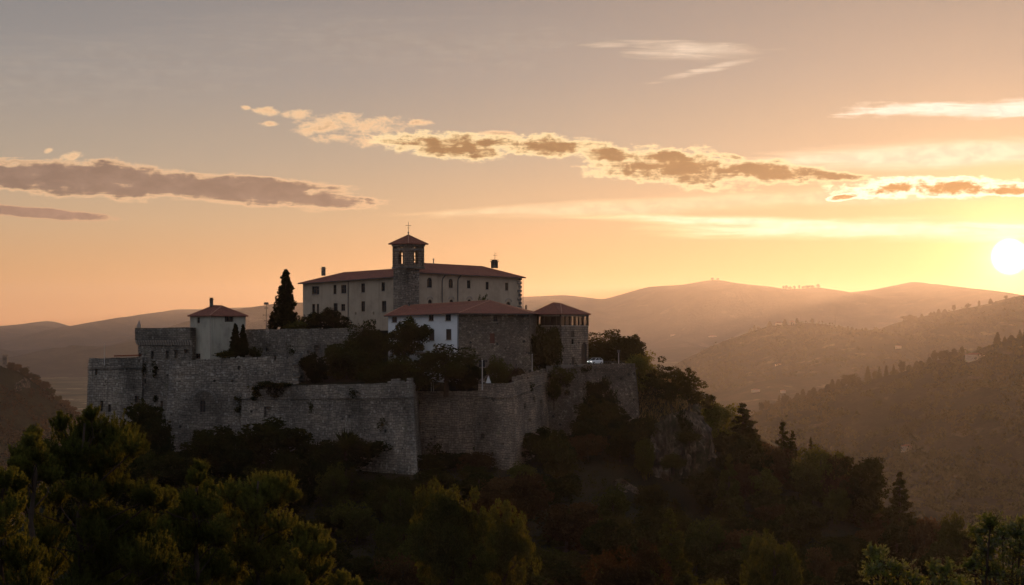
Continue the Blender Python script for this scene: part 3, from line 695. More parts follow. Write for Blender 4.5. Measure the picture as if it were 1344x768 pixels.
# ------------------------------------------------------------------ fortress walls
def miter(pts, d, flip=1):
    out = []
    for i, p in enumerate(pts):
        n1 = (pts[i] - pts[i - 1]).cross(UP).normalized() if i > 0 else None
        n2 = (pts[i + 1] - pts[i]).cross(UP).normalized() if i < len(pts) - 1 else None
        n = n1 if n2 is None else n2 if n1 is None else (n1 + n2)
        if n1 is not None and n2 is not None: n = n / max(0.35, n.length ** 2 / 2)
        out.append(p + n * d)
    return out
def fort_wall(label, pts, pyb, thick=2.2, batter=1.6, m='stone', string_py=None, ops={}, topjit=0.22, name='curtain_wall', coping=None, loop=None, group=None, string_r=.22, parapet_out=0.0):
    """pts: (px, Y, pytop) left to right. pyb: row of the wall's foot (it goes on down into the ground)"""
    rng = random.Random(len(label) * 13 + 5)
    top = [XY(p[0], p[1]) for p in pts]; zt = [ZZ(p[2], p[1]) for p in pts]
    base = miter(top, batter); inner = miter(top, -thick)
    zb = min(ZZ(pyb, p[1]) for p in pts) - 4.0
    o = sum(top, Vector((0, 0, 0))) / len(top); root = empty(name, (o.x, o.y, zb + 4)); tag(root, label, 'wall', group)
    mb = MB(); done = []
    for i in range(len(top) - 1):
        os_ = [op(top[i], top[i + 1], *q[:4], **(q[4] if len(q) > 4 else {'typ': 'slit'})) for q in ops.get(i, [])]
        panel(mb, base[i], base[i + 1], top[i], top[i + 1], zb, zt[i], zt[i + 1], os_, 0.9, 1.5, 0.05, topjit, rng, back=False)
        done += os_
        # top walk and inner face
        a, b, c, d = top[i], top[i + 1], inner[i + 1], inner[i]
        z0, z1 = zt[i] - .25, zt[i + 1] - .25
        mb.quad(Vector((a.x, a.y, z0)), Vector((b.x, b.y, z1)), Vector((c.x, c.y, z1)), Vector((d.x, d.y, z0)))
        mb.quad(Vector((d.x, d.y, z0)), Vector((c.x, c.y, z1)), Vector((c.x, c.y, zb)), Vector((d.x, d.y, zb)))
    for k, s in ((0, 1), (-1, -1)):
        a, b, c = top[k], inner[k], base[k]; z = zt[k] - .25
        q = [Vector((a.x, a.y, zt[k])), Vector((b.x, b.y, z)), Vector((b.x, b.y, zb)), Vector((c.x, c.y, zb))]
        mb.add(q if s > 0 else q[::-1], [(0, 1, 2, 3)])
    mb.build('masonry', m, root)
    dress([q for q in done if q['typ'] != 'slit'], root, False)
    if string_py:
        sb = MB(); line = []
        for (px, Y, pt), t, z, bs in zip(pts, top, zt, base):
            zz = ZZ(string_py if not isinstance(string_py, dict) else string_py[px], Y); f = (z - zz) / (z - zb); p = t.lerp(bs, f); line.append(Vector((p.x, p.y, zz)))
        lm = miter([Vector((p.x, p.y, 0)) for p in line], string_r * .5)
        for i in range(len(line) - 1):
            a = Vector((lm[i].x, lm[i].y, line[i].z)); b = Vector((lm[i + 1].x, lm[i + 1].y, line[i + 1].z)); sb.bar(a, b, string_r * 1.6, string_r * 1.3)
        sb.build('string_course', m, root)
    if coping:
        sb = MB()
        for i in range(len(top) - 1):
            a, b = top[i].lerp(inner[i], .3), top[i + 1].lerp(inner[i + 1], .3)
            sb.bar(Vector((a.x, a.y, zt[i] + .12)), Vector((b.x, b.y, zt[i + 1] + .12)), 1.6, 0.22)
        sb.build('coping', coping, root)
    return root, top, zt, zb
def quoins(root, p, z0, z1, nrm_a, nrm_b, h=0.62, name='quoins', m='quoin', basep=None):
    """alternating long and short corner stones"""
    mb = MB(); z = z0; k = 0
    while z < z1:
        t = (z - z0) / (z1 - z0); q = (basep.lerp(p, t) if basep is not None else p)
        la, lb = (1.3, 0.7) if k % 2 else (0.7, 1.3)
        c = Vector((q.x, q.y, z)) - nrm_a * (la / 2 - .04) * 0
        a = q - nrm_a * la; b = q - nrm_b * lb; o = (nrm_a + nrm_b).normalized() * 0
        ex = 0.05
        # two thin slabs hugging the corner
        out_a = UP.cross(nrm_a); out_b = UP.cross(nrm_b)
        if out_a.y > 0: out_a = -out_a
        if out_b.y > 0: out_b = -out_b
        for d, L, on in ((nrm_a, la, out_a), (nrm_b, lb, out_b)):
            mid = q - d * (L / 2) + on * (ex / 2 - 0.1); mb.box(Vector((mid.x, mid.y, z)), L + 0.02, 0.2 + ex, h * .95, d)
        z += h; k += 1
    return mb.build(name, m, root)

slit = lambda x, y, w=2.2, h=6: (x - w / 2, x + w / 2, y - h / 2, y + h / 2)
# far left bastion
fort_wall('low outer bastion at the far left end of the fortress with a thin pole', [(124, 486, 470), (116.5, 436, 470), (187, 431, 469)], 590, 3.0, 1.2, 'stone_grey', 483,
          {1: [slit(127, 487, 3, 10), slit(136, 533, 4, 14), slit(146, 536, 4, 10), slit(181, 527, 6, 15), slit(137, 548, 3, 8)]}, coping=None)
mb = MB(); a = P(150, 468.2, 432.5); b = P(183, 466.9, 431.5); mb.bar(a + Vector((0, 1.2, .15)), b + Vector((0, 1.2, .1)), 1.8, .3)
tag(mb.build('tiled_coping', 'tile'), 'strip of red tiles capping the wall of the far left bastion', 'roof tiles')
# tall block with machicolations
r, tp, zt, zb = fort_wall('tall square keep block with corbelled parapet left of the red roofed tower', [(190, 476, 431), (181.5, 440, 431), (252, 434, 429.5)], 590, 3.0, 0.0, 'stone', None,
          {1: [slit(183, 468, 3, 10), slit(200, 467, 4, 12), slit(219.5, 466, 5, 10), slit(231, 465, 5, 11), slit(245, 461, 7, 5), slit(213, 433.5, 2.5, 5)]}, name='keep', topjit=0.1)
mbc = MB(); pm = MB()
A, B = XY(181.5, 440), XY(252, 434); n = (B - A).cross(UP).normalized(); L = (B - A).length; zc = ZZ(446.5, 437); zt_ = ZZ(430.5, 437)
k = 22
for i in range(k + 1):
    q = A.lerp(B, i / k); mbc = MB(); mbc.box(Vector((q.x, q.y, zc - 1.1)) + n * 0.25, 0.26, 0.55, 0.65, (B - A)); mbc.box(Vector((q.x, q.y, zc - .45)) + n * 0.45, 0.26, 0.75, 0.45, (B - A)); mbc.build('corbel', 'trim', r)
# parapet carried on the corbels, wrapping round the left corner
A2 = XY(190, 476); n2 = (A - A2).cross(UP).normalized()
poly_out = miter([A2, A, B], 0.75); poly_in = miter([A2, A, B], -0.5)
for i in range(2):
    zt1 = zt_ + .2
    pm.prism([poly_out[i], poly_out[i + 1], poly_in[i + 1], poly_in[i]], [ZZ(430.6, 437)] * 4, zc)
pm.build('parapet', 'stone', r)
mb = MB(); q = P(183, 430.5, 439); mb.box(q, 0.9, .9, 0.9); mb.box(q + UP * .9, .5, .5, .5); mb.tube([q + UP * 1.4, q + UP * 1.9], [.2, .04], 8)
mb.build('chimney', 'trim', r)
mb = MB()
for i in range(14):
    mb = MB(); mb.box(A2.lerp(A, i / 14) * 1.0 + n2 * .4 + UP * (zc - .9), .28, .7, .9, (A - A2)); mb.build('corbel', 'trim', r)
# connecting wall behind the buttress
fort_wall('tall wall with dark ivy strips between the keep block and the big corner buttress', [(187, 431.5, 471), (226, 427.5, 473)], 600, 2.0, 0.4, 'stone_grey', None,
          {0: [slit(191, 500, 2, 6), slit(213, 531, 4, 10)]})
# big wall with corner buttress
r, tp, zt, zb = fort_wall('big grey front wall with an arched niche window and pale corner buttress', [(229, 446, 474), (223, 425, 474), (300, 424, 470), (392, 424, 466.5)], 610, 2.4, 1.3, 'stone_grey', None,
          {1: [(264, 271, 525, 541, dict(typ='win', arch=True)), slit(282, 500, 3, 3), slit(240, 560, 3, 4)], 2: [slit(314, 483, 3, 5), slit(361, 470, 2.5, 6), slit(305, 500, 3, 3)]}, topjit=.18)
quoins(r, XY(223, 425), zb + 4, ZZ(476, 425), (XY(223, 425) - XY(300, 424)).normalized(), (XY(223, 425) - XY(229, 446)).normalized(), basep=miter(tp, 1.35)[1])
mb = MB()                                                    # relieving arch round the niche
c = P(267.5, 533, 423); c.y -= .25; N = 14; rr = 2.9
for q in range(N):
    t0, t1 = math.pi * q / N, math.pi * (q + 1) / N
    mb.bar(c + Vector((math.cos(t0) * rr, -.03 + q % 2 * .04, math.sin(t0) * rr * 1.05 + .6)), c + Vector((math.cos(t1) * rr, -.03 + q % 2 * .04, math.sin(t1) * rr * 1.05 + .6)), .5, .35, Vector((0, 1, 0)))
mb.build('arch_surround', 'quoin', r)
mb = MB()
mb.bar(P(222, 486, 423.7), P(240, 486, 423.7), .3, .3); mb.build('string_course', 'stone_grey', r)
# ragged pale broken end of that wall
rngb = random.Random(4); mb = MB()
for i in range(46):
    px = 390 + rngb.uniform(-2, 16); py = rngb.uniform(468, 506); Y = 424.5 + (px - 390) * .25
    if px > 390 + (py - 462) * .42: continue
    q = P(px, py, Y); mb.box(q, rngb.uniform(.6, 1.6), rngb.uniform(.8, 1.6), rngb.uniform(.4, .9), Vector((1, rngb.uniform(-.4, .4), 0)))
tag(mb.build('broken_masonry', 'quoin'), 'crumbling pale stones at the broken right end of the big front wall', 'ruined masonry')
# front curtain ending in the prow
r, tp, zt, zb = fort_wall('long front curtain wall with parapet ending in a pale prow in the middle', [(318, 422.5, 507), (430, 413, 505), (513, 405, 503), (540, 402.2, 500), (549, 420, 506)], 622, 2.2, 1.5, 'stone_grey',
          {318: 523, 430: 522.5, 513: 522, 540: 521.5, 549: 521},
          {0: [slit(352, 541, 9, 14), slit(331, 540, 3, 3)], 1: [slit(473, 516, 2, 3), slit(508, 566, 3, 4)]}, topjit=.18)
quoins(r, XY(540, 402.2), zb + 4, ZZ(501, 402.2), (XY(540, 402.2) - XY(513, 405)).normalized(), (XY(540, 402.2) - XY(549, 420)).normalized(), basep=miter(tp, 1.55)[3])
mb = MB(); q = P(513, 503.5, 405.3); e = P(539, 501, 402.8)
for t, h in ((.05, .5), (.24, .9), (.45, .4), (.96, .8)):
    p = q.lerp(e, t); mb.box(p + Vector((0, .6, -.3)), 1.6 if t < .5 else .9, 1.1, h + .3, (e - q))
mb.build('merlon', 'quoin', r)
# recessed reddish curtain
fort_wall('recessed reddish curtain wall between the prow and the right bastion', [(545, 418.5, 514), (631, 415, 512.5)], 612, 2.0, 1.3, 'stone_warm', 521,
          {0: [slit(592, 527, 2, 4), slit(602, 532, 2, 4), slit(556, 578, 4, 8)]})
# right bastion, two faces
r, tp, zt, zb = fort_wall('right bastion with loopholed parapet meeting in a sharp corner', [(628, 418, 503.5), (628.5, 412, 503.5), (673, 401.5, 503), (722, 434, 487.5)], 620, 2.4, 1.5, 'stone_warm',
          {628: 522, 628.5: 521.5, 673: 521, 722: 498.5},
          {1: [slit(637, 573, 6, 8), slit(648, 526, 2, 3), slit(660, 582, 3, 3)],
           2: [(677.5 + i * 6.2, 679.3 + i * 6.2, 494.5 - i * 1.75, 500.5 - i * 1.75) for i in range(7)] + [slit(688, 533, 3, 7), slit(700, 524, 3, 8), slit(693, 551, 3, 4), slit(709, 530, 3, 10)]}, topjit=.06)
quoins(r, XY(673, 401.5), zb + 4, ZZ(520, 401.5), (XY(673, 401.5) - XY(628.5, 412)).normalized(), (XY(673, 401.5) - XY(722, 434)).normalized(), m='stone_warm', basep=miter(tp, 1.55)[2])
fort_wall('weathered wall set back behind the right bastion, below the glazed tower', [(716, 431, 489), (745, 432.5, 483), (772, 434, 478.5)], 580, 2.0, 1.6, 'rubble', None, {0: [slit(728, 512, 3, 4)], 1: [slit(755, 500, 3, 3)]}, topjit=.25)
fort_wall('square terrace bastion carrying the white car at the right end', [(769, 433.5, 478.5), (832, 438, 477), (838, 470, 477)], 562, 2.4, 2.2, 'rubble', 484, {0: [slit(812, 497, 3, 3), slit(822, 520, 3, 3)]}, topjit=.12)
# upper retaining wall and its parapet
fort_wall('upper retaining wall below the cypress, right of the red roofed tower', [(322, 443, 432.5), (400, 441, 431.5), (470, 439, 430), (480, 446, 430)], 500, 1.6, 0.5, 'stone', None,
          {0: [slit(351, 459, 4, 4), slit(376, 452, 2, 5)], 1: [slit(416, 460, 7, 14), slit(405, 462, 3, 4)]}, topjit=.2)
# terrace floors
def terrace(name, poly, tops, zb, m='asphalt'):
    mb = MB(); mb.prism(poly, tops, zb); o = mb.build(name, m); tag(o, kind='structure'); return o
P2 = lambda px, Y: XY(px, Y)
terrace('terrace', [P2(118, 438), P2(186, 433), P2(225, 430), P2(392, 427), P2(325, 444), P2(195, 470)], ZZ(474, 430), -40)
terrace('terrace', [P2(330, 423.5), P2(430, 415), P2(513, 407), P2(539, 404.5), P2(547, 421), P2(630, 417.5), P2(632, 413.5), P2(672, 404), P2(719, 434), P2(700, 455), P2(470, 455), P2(470, 441), P2(395, 442)],
        [ZZ(510, 423)] + [ZZ(508, 410)] * 3 + [ZZ(511, 420), ZZ(516, 417), ZZ(508, 413), ZZ(507, 404), ZZ(491, 434), ZZ(484, 455), ZZ(466, 455), ZZ(480, 441), ZZ(490, 441)], -40, 'ground')
terrace('terrace', [P2(717, 433), P2(770, 436), P2(830, 440), P2(836, 472), P2(700, 472), P2(699, 450)], ZZ(479, 440), -40)
terrace('terrace', [P2(328, 445), P2(470, 441), P2(500, 448), P2(700, 470), P2(700, 500), P2(330, 500)], ZZ(434, 442), -40, 'ground')

# ------------------------------------------------------------------ buildings
def box_building(root, A, B, depth, zb, zA, zB, ops, m, part='wall', back_ops=True):
    """front facade from A to B (left to right), the other three sides behind it"""
    n = (B - A).cross(UP).normalized(); C = B - n * depth; D = A - n * depth
    mb = MB(); panel(mb, A, B, A, B, zb, zA, zB, ops)
    z_ = [zA, zB, zB, zA]; cs = [A, B, C, D]
    extra = []
    for i in (1, 2, 3):
        a, b = cs[i], cs[(i + 1) % 4]; L = (b - a).length; oo = []
        k = int(L / 4.5)
        if back_ops and k:
            for j in range(k):
                s = (j + .5) / k
                for f in (0.35, 0.72):
                    zz = zb + (min(z_) - zb) * f
                    if zz > -2: oo.append(dict(s0=s - .5 / L, s1=s + .5 / L, z0=zz, z1=zz + 1.5, typ='win', arch=False))
        panel(mb, a, b, a, b, zb, z_[i], z_[(i + 1) % 4], oo); extra += oo
    mb.build(part, m, root); dress(ops, root); dress(extra, root, False)
    return C, D
def eave_corner(A, B, C, D, o):
    c = [A, B, C, D]; ctr = sum(c, Vector((0, 0, 0))) / 4; out = []
    for i, p in enumerate(c):
        e1 = (p - c[i - 1]).normalized(); e2 = (p - c[(i + 1) % 4]).normalized(); out.append(p + e1 * o + e2 * o)
    return out
def up(p, z): return Vector((p.x, p.y, z))
def cornice(root, pts, zs, w=0.35, h=0.3, m='trim', name='cornice', closed=True):
    mb = MB(); k = len(pts)
    for i in range(k if closed else k - 1): mb.bar(up(pts[i], zs[i]), up(pts[(i + 1) % k], zs[(i + 1) % k]), w, h)
    return mb.build(name, m, root)

# main palace: left wing
A = XY(397.5, 478); B = XY(519, 452); zA = ZZ(372.5, 478); zB = ZZ(363.5, 452)
root = empty('palace', XY(535, 456) + UP * -3); tag(root, 'long ochre palace of two wings either side of the bell tower, topmost building', 'palace')
ops = [op(A, B, *q[:4], **q[4]) for q in [
    (409.5, 419, 376, 386.5, dict(typ='win')), (437.5, 441.5, 374, 386, dict(typ='win')), (447.5, 454.5, 374, 385, dict(typ='win')),
    (474, 479, 372, 384, dict(typ='win')), (500.5, 505, 370.5, 382, dict(typ='win')),
    (409.5, 413.5, 399, 413, dict(typ='win')), (415.5, 418.5, 399, 412.5, dict(typ='win')), (437.5, 443, 398, 409, dict(typ='win')), (447.5, 453, 399, 408, dict(typ='win')), (474, 479, 395.5, 409, dict(typ='win')),
    (501, 507, 395, 409.5, dict(typ='win')), (489.5, 491.5, 409.5, 413, dict(typ='slit')), (466, 468, 410, 413, dict(typ='slit'))]]
Cc, Dd = box_building(root, A, B, 13, -6, zA, zB, ops, 'plaster', 'left_wing')
E = eave_corner(A, B, Cc, Dd, 0.9); E = [up(E[0], zA + .1), up(E[1], zB + .1), up(E[2], zB + .1), up(E[3], zA + .1)]
c = (B - A).normalized(); n = (B - A).cross(UP).normalized()
r0 = A - n * 6.5 + c * 8.0; r1 = B - n * 6.5
hip_roof(root, E, (up(r0, ZZ(357.5, 474)), up(r1 + c * 2, ZZ(351.5, 459))))
chimney(root, P(424.5, 362, 474), 0.75, 1.7, ax=c)
mb = MB(); s_, y_ = cutpoint(A, B, 457.3); q = A.lerp(B, s_) + n * .12; mb.tube([up(q, -4), up(q, ZZ(368.5, y_))], .11, 6); mb.build('downpipe', 'metal', root)
cornice(root, [E[0], E[1]], [zA - .05, zB - .05], .14, .14, 'metal', 'gutter', False)
# right wing
A = XY(549, 452); B = XY(683.5, 472); zA = ZZ(358, 452); zB = ZZ(364.8, 472)
ops = [op(A, B, *q[:4], **q[4]) for q in [
    (560.5, 567, 364.5, 377.5, dict(typ='win', arch=True)), (589, 594.5, 366, 378, dict(typ='win', arch=True)), (613, 617.5, 368, 378.5, dict(typ='win')), (637.5, 641.5, 370, 380, dict(typ='win')), (663, 667, 371, 381.5, dict(typ='win')),
    (562, 567, 393, 404, dict(typ='win', arch=True, hood=True)), (590, 595, 393, 404, dict(typ='win', arch=True, hood=True)), (613.5, 618.5, 393, 404, dict(typ='win', arch=True, hood=True)), (664.5, 670, 396, 408, dict(typ='win', arch=True, hood=True))]]
Cc, Dd = box_building(root, A, B, 14, -6, zA, zB, ops, 'plaster', 'right_wing')
E = eave_corner(A, B, Cc, Dd, 0.9); E = [up(E[0], zA + .1), up(E[1], zB + .1), up(E[2], zB + .1), up(E[3], zA + .1)]
c = (B - A).normalized(); n = (B - A).cross(UP).normalized()
r0 = A - n * 7 + c * 3.8; r1 = B - n * 7 - c * 6.5
hip_roof(root, E, (up(r0, ZZ(345, 460)), up(r1, ZZ(350.3, 476))))
chimney(root, P(649, 352, 474), 1.25, 1.6, ax=c)
mb = MB(); q = P(649.5, 342, 474)
mb.tube([q, q + UP * 2.2], [.07, .03], 6); mb.bar(q + UP * 1.3 + Vector((-.5, 0, 0)), q + UP * 1.3 + Vector((.7, 0, 0)), .07); mb.bar(q + UP * 1.7 + Vector((0, 0, 0)), q + UP * 1.9 + Vector((.8, 0, 0)), .05)
mb.build('weather_vane', 'metal', root)
mb = MB(); q = P(569, 345, 461); mb.tube([q - UP * .2, q + UP * .5, q + UP * .8, q + UP * 1.1], [.14, .1, .22, .03], 8); mb.build('finial', 'trim', root)
for pxx in (580, 600.5):
    mb = MB(); s_, y_ = cutpoint(A, B, pxx); q = A.lerp(B, s_) + n * .14; t_ = ZZ(361, y_)
    mb.tube([up(q + n * .6 + c * .5, t_ - .1), up(q + c * .2, t_ - .8), up(q, t_ - 1.4), up(q, -4)], .14, 6); mb.build('downpipe', 'metal', root)
cornice(root, [E[0], E[1]], [zA - .05, zB - .05], .14, .14, 'metal', 'gutter', False)
mb = MB(); q = B + n * .1 + c * .1
for i in range(18): mb.box(up(q - c * (.55 if i % 2 else .35), ZZ(368, 472) - i * 1.0), 1.2 if i % 2 else .8, .36, .7, c)
mb.build('corner_stones', 'quoin', root)
mb = MB(); q = XY(686.5, 474); mb.tube([up(q, -4), up(q, ZZ(366, 474))], .05, 6); mb.build('lightning_rod', 'metal', root)

# bell tower: square, seen on the corner
ctr = XY(536, 450.5); S = 4.9
ang = R(48); ax = Vector((math.cos(ang), math.sin(ang), 0)); ay = Vector((-math.sin(ang), math.cos(ang), 0))
corner = lambda s, c0=ctr: [c0 - ax * s / 2 - ay * s / 2, c0 + ax * s / 2 - ay * s / 2, c0 + ax * s / 2 + ay * s / 2, c0 - ax * s / 2 + ay * s / 2]
bt = empty('bell_tower', up(ctr, -3)); tag(bt, 'square stone bell tower with open belfry and iron cross, rising above the palace', 'bell tower')
c1 = corner(4.3, XY(533.3, 450.2)); zs0 = ZZ(354, 455)
mb = MB()
for i in range(4): panel(mb, c1[i], c1[(i + 1) % 4], c1[i], c1[(i + 1) % 4], -5, zs0, zs0, [], .5, 1.4, .03, 0, random.Random(i))
mb.build('shaft', 'stone_grey', bt)
c2 = corner(4.9); zb0 = zs0 + .35; zb1 = ZZ(323, 455); mb = MB(); tri = None
for i in range(4):
    a, b = c2[i], c2[(i + 1) % 4]; L = (b - a).length; h0 = ZZ(347.5, 455); h1 = ZZ(331, 455)
    e0_, e1_ = (.31, .69) if i in (0, 3) else (.39, .61)
    oo = [dict(s0=e0_, s1=e1_, z0=h0, z1=h1, typ='open', arch=True), dict(s0=.42, s1=.58, z0=ZZ(327, 455), z1=ZZ(325, 455), typ='open', arch=False)]
    panel(mb, a, b, a, b, zb0, zb1, zb1, oo, 0.7)
    nn = (b - a).cross(UP).normalized(); u = (b - a).normalized(); ai = a - nn * .7 + u * .7; bi = b - nn * .7 - u * .7
    L2 = (bi - ai).length; s0 = (e0_ * L - .7) / L2; s1 = (e1_ * L - .7) / L2; t0 = (.42 * L - .7) / L2; t1 = (.58 * L - .7) / L2
    panel(mb, bi, ai, bi, ai, zb0, zb1, zb1, [dict(s0=1 - s1, s1=1 - s0, z0=h0, z1=h1, typ='open', arch=True), dict(s0=1 - t1, s1=1 - t0, z0=ZZ(327, 455), z1=ZZ(325, 455), typ='open', arch=False)], 0.02)
mb.quad(*[up(p, zb0 + .02) for p in c2]); mb.build('belfry', 'stone_warm', bt)
cornice(bt, corner(5.3), [zb0 - .05] * 4, .5, .4, 'quoin'); cornice(bt, corner(5.15), [ZZ(329, 455)] * 4, .35, .28, 'quoin'); cornice(bt, corner(5.3), [zb1 - .1] * 4, .6, .35, 'quoin')
mb = MB()
for cc in corner(4.75): mb = MB(); mb.box(up(cc, zb0), .55, .55, zb1 - zb0, ax); mb.build('pilaster', 'stone_warm', bt)
e4 = [up(p, ZZ(321.5, 455)) for p in corner(6.7)]; ap = up(ctr, ZZ(309.5, 455)); hip_roof(bt, e4, (ap, ap), .16)
mb = MB(); mb.tube([ap - UP * .2, ap + UP * .3, ap + UP * .55, ap + UP * .8], [.1, .1, .22, .05], 8); mb.tube([ap, ap + UP * 3.1], [.07, .05], 6); mb.bar(ap + UP * 2.2 + Vector((-.7, 0, 0)), ap + UP * 2.2 + Vector((.7, 0, 0)), .09); mb.bar(ap + UP * 1.6 + Vector((-.35, 0, 0)), ap + UP * 1.6 + Vector((.35, 0, 0)), .06)
mb.build('cross', 'metal', bt)
def bell(c0, s):
    mb = MB(); prof = [(0, 1.0), (.25, .98), (.36, .8), (.42, .4), (.55, .12), (.72, 0), (.66, -.05)]
    n = 14; vs = [c0 + Vector((math.cos(2 * math.pi * k / n) * r_ * s, math.sin(2 * math.pi * k / n) * r_ * s, z_ * s)) for r_, z_ in prof for k in range(n)]
    mb.add(vs, [(i * n + k, i * n + (k + 1) % n, (i + 1) * n + (k + 1) % n, (i + 1) * n + k) for i in range(len(prof) - 1) for k in range(n)])
    mb.bar(c0 + Vector((-.9, 0, s * 1.08)), c0 + Vector((.9, 0, s * 1.08)), .16); mb.tube([c0 + UP * s * .8, c0 - UP * s * .2], [.03, .08], 6)
    return mb.build('bell', 'bronze', bt, smooth=True)
bell(up(ctr + ax * .7 - ay * .8, ZZ(343, 455)), .95); bell(up(ctr - ax * 1.0 + ay * .2, ZZ(342, 455)), .8)
mb = MB()
for cc in (ctr + ax * .7 - ay * .8, ctr - ax * 1.0 + ay * .2): mb.bar(up(cc, ZZ(337, 455)) - ax * 2.0, up(cc, ZZ(337, 455)) + ax * 1.5, .18)
mb.build('bell_frame', 'wood', bt)

# white house with the stone half
A = XY(509.5, 431); B = XY(602, 425); C2 = XY(694, 431)
zA = ZZ(413.8, 431); zB = ZZ(410.3, 425); zC = ZZ(411.3, 431)
root = empty('house', XY(600, 430) + UP * -6); tag(root, 'white and rubble stone house under one red hipped roof, below the palace', 'house')
ops = [op(A, B, *q[:4], **q[4]) for q in [
    (514.5, 521, 415.7, 423, dict(typ='win')), (562.5, 569, 413, 421, dict(typ='win')), (584.5, 591.8, 413.3, 421, dict(typ='win')),
    (562.7, 570, 432.5, 447, dict(typ='blind')), (585.3, 592.3, 432, 446, dict(typ='blind')), (550.5, 553.5, 453, 460, dict(typ='door')), (516, 521, 434, 446, dict(typ='blind'))]]
n = (B - A).cross(UP).normalized(); mb = MB(); panel(mb, A, B, A, B, -16, zA, zB, ops)
D0 = XY(515, 447); mb2 = MB(); panel(mb, D0, A, D0, A, -16, zA, zA, []); mb.build('plaster_wall', 'white', root); dress(ops, root)
ops = [op(B, C2, *q[:4], **q[4]) for q in [(647.5, 653, 415.3, 422.5, dict(typ='win')), (642.5, 649, 437.5, 451, dict(typ='blind', m='wood_red')), (681, 684, 438, 447, dict(typ='slit')), (632.5, 634, 412.5, 417, dict(typ='slit')), (627.5, 636, 472.5, 482, dict(typ='win')), (661, 663, 456, 459, dict(typ='slit'))]]
mb = MB(); B_ = B - (B - C2).cross(UP).normalized() * 0
nb = (C2 - B).cross(UP).normalized()
panel(mb, B + nb * .8, C2 + nb * .8, B + nb * .05, C2 + nb * .05, -17, zB, zC, ops, .5, 1.5, .05, 0, random.Random(3))
D1 = C2 + Vector((2.5, 18, 0)); panel(mb, C2 + nb * .8 + Vector((.8, 0, 0)), D1 + Vector((.8, 0, 0)), C2, D1, -17, zC, zC, [], .5, 1.5, .05, 0, random.Random(3))
panel(mb, D1, D0, D1, D0, -16, zC, zA, []); panel(mb, A + n * .05, B + n * 0.05 + (B - A).normalized() * .3, A, B, -16, zA - 9.5, zA - 9.5) if False else None
mb.build('stone_wall', 'rubble', root); dress(ops, root)
# sweeping buttress at the right corner
mb = MB(); prof = [(0, 0), (0.15, .25), (.5, .5), (1.1, .72), (2.1, .9), (3.2, 1.0)]; zt0 = ZZ(436, 431); zb0 = -16
q0 = C2 + Vector((-2.8, .3, 0)) + nb * .8
line = [Vector((q0.x + 2.6 + a * 1.0, q0.y - .2, zt0 + (zb0 - zt0) * b)) for a, b in prof]
for i in range(len(line) - 1):
    a, b = line[i], line[i + 1]; d = Vector((0, 3.2, 0)); l0 = Vector((q0.x - .5, q0.y - .35, a.z)); l1 = Vector((q0.x - .5, q0.y - .35, b.z))
    mb.quad(l1, b + Vector((0, -.35, 0)), a + Vector((0, -.35, 0)), l0); mb.quad(b + Vector((0, -.35, 0)), b + d, a + d, a + Vector((0, -.35, 0)))
mb.build('buttress', 'rubble', root)
ea = [up(A + Vector((-.9, -.9, 0)), ZZ(414.3, 430)), up(B + Vector((0, -.95, 0)), ZZ(410.6, 424)), up(C2 + Vector((.9, -.8, 0)), ZZ(411.3, 430)), up(D1 + Vector((.8, .8, 0)), ZZ(411.3, 430)), up(D0 + Vector((-.8, .8, 0)), ZZ(414.3, 430))]
r0 = P(531, 401, 438.5); r1 = P(643, 394.3, 439.5); mb = MB()
mb.add([ea[0], ea[1], r1, r0], [(0, 1, 2, 3)]); mb.add([ea[1], ea[2], r1], [(0, 1, 2)]); mb.add([ea[2], ea[3], r1], [(0, 1, 2)]); mb.add([ea[3], ea[4], r0, r1], [(0, 1, 2, 3)]); mb.add([ea[4], ea[0], r0], [(0, 1, 2)])
for i in range(5): a, b = ea[i], ea[(i + 1) % 5]; mb.quad(a - UP * .18, b - UP * .18, b, a)
mb.add([p - UP * .18 for p in ea[::-1]], [(0, 1, 2, 3, 4)])
ro = mb.build('roof', 'tile', root)
mb = MB(); mb.tube([r0, r1], .14, 6); mb.tube([ea[0], r0], .12, 6); mb.tube([ea[2], r1], .12, 6); mb.tube([ea[1], r1], .1, 6); mb.tube([ea[3], r1], .1, 6); mb.build('ridge_tiles', 'ridge', ro)
mb = MB(); q = B + Vector((-.15, -.12, 0)); mb.tube([up(q, -12), up(q, zB - .1)], .11, 6); mb.build('downpipe', 'metal', root)
cornice(root, [ea[0], ea[1], ea[2]], [ea[0].z - .22, ea[1].z - .22, ea[2].z - .22], .14, .14, 'metal', 'gutter', False)
chimney(root, P(537, 402.5, 438), .5, .5)

# glazed loggia tower
Cn = XY(737, 437); Lf = XY(697.5, 446); Rt = XY(772, 447); Bk = Lf + Rt - Cn
root = empty('glazed_tower', up(Cn, ZZ(481, 437))); tag(root, 'stone tower with a glazed loggia under a red pyramid roof beside the white car', 'tower')
zf = ZZ(428.5, 437); zr = ZZ(412.5, 437); zb0 = -14
mb = MB()
o1 = [op(Cn, Rt, *q[:4], **q[4]) for q in [(749.5, 754.3, 434.5, 443, dict(typ='blind')), (750, 753, 445, 452, dict(typ='win')), (750.5, 754.5, 468.5, 481, dict(typ='door')), (763, 771, 449, 478, dict(typ='door', arch=True)), (761, 763, 418, 419, dict(typ='slit'))][:4]]
o2 = [op(Lf, Cn, *q[:4], **q[4]) for q in [(726, 730, 436, 444, dict(typ='win'))]]
nR = (Rt - Cn).cross(UP).normalized()
panel(mb, Cn, Rt, Cn, Rt, zb0, zf, zf, o1); panel(mb, Lf, Cn, Lf, Cn, zb0, zf, zf, o2); panel(mb, Rt, Bk, Rt, Bk, zb0, zf, zf); panel(mb, Bk, Lf, Bk, Lf, zb0, zf, zf)
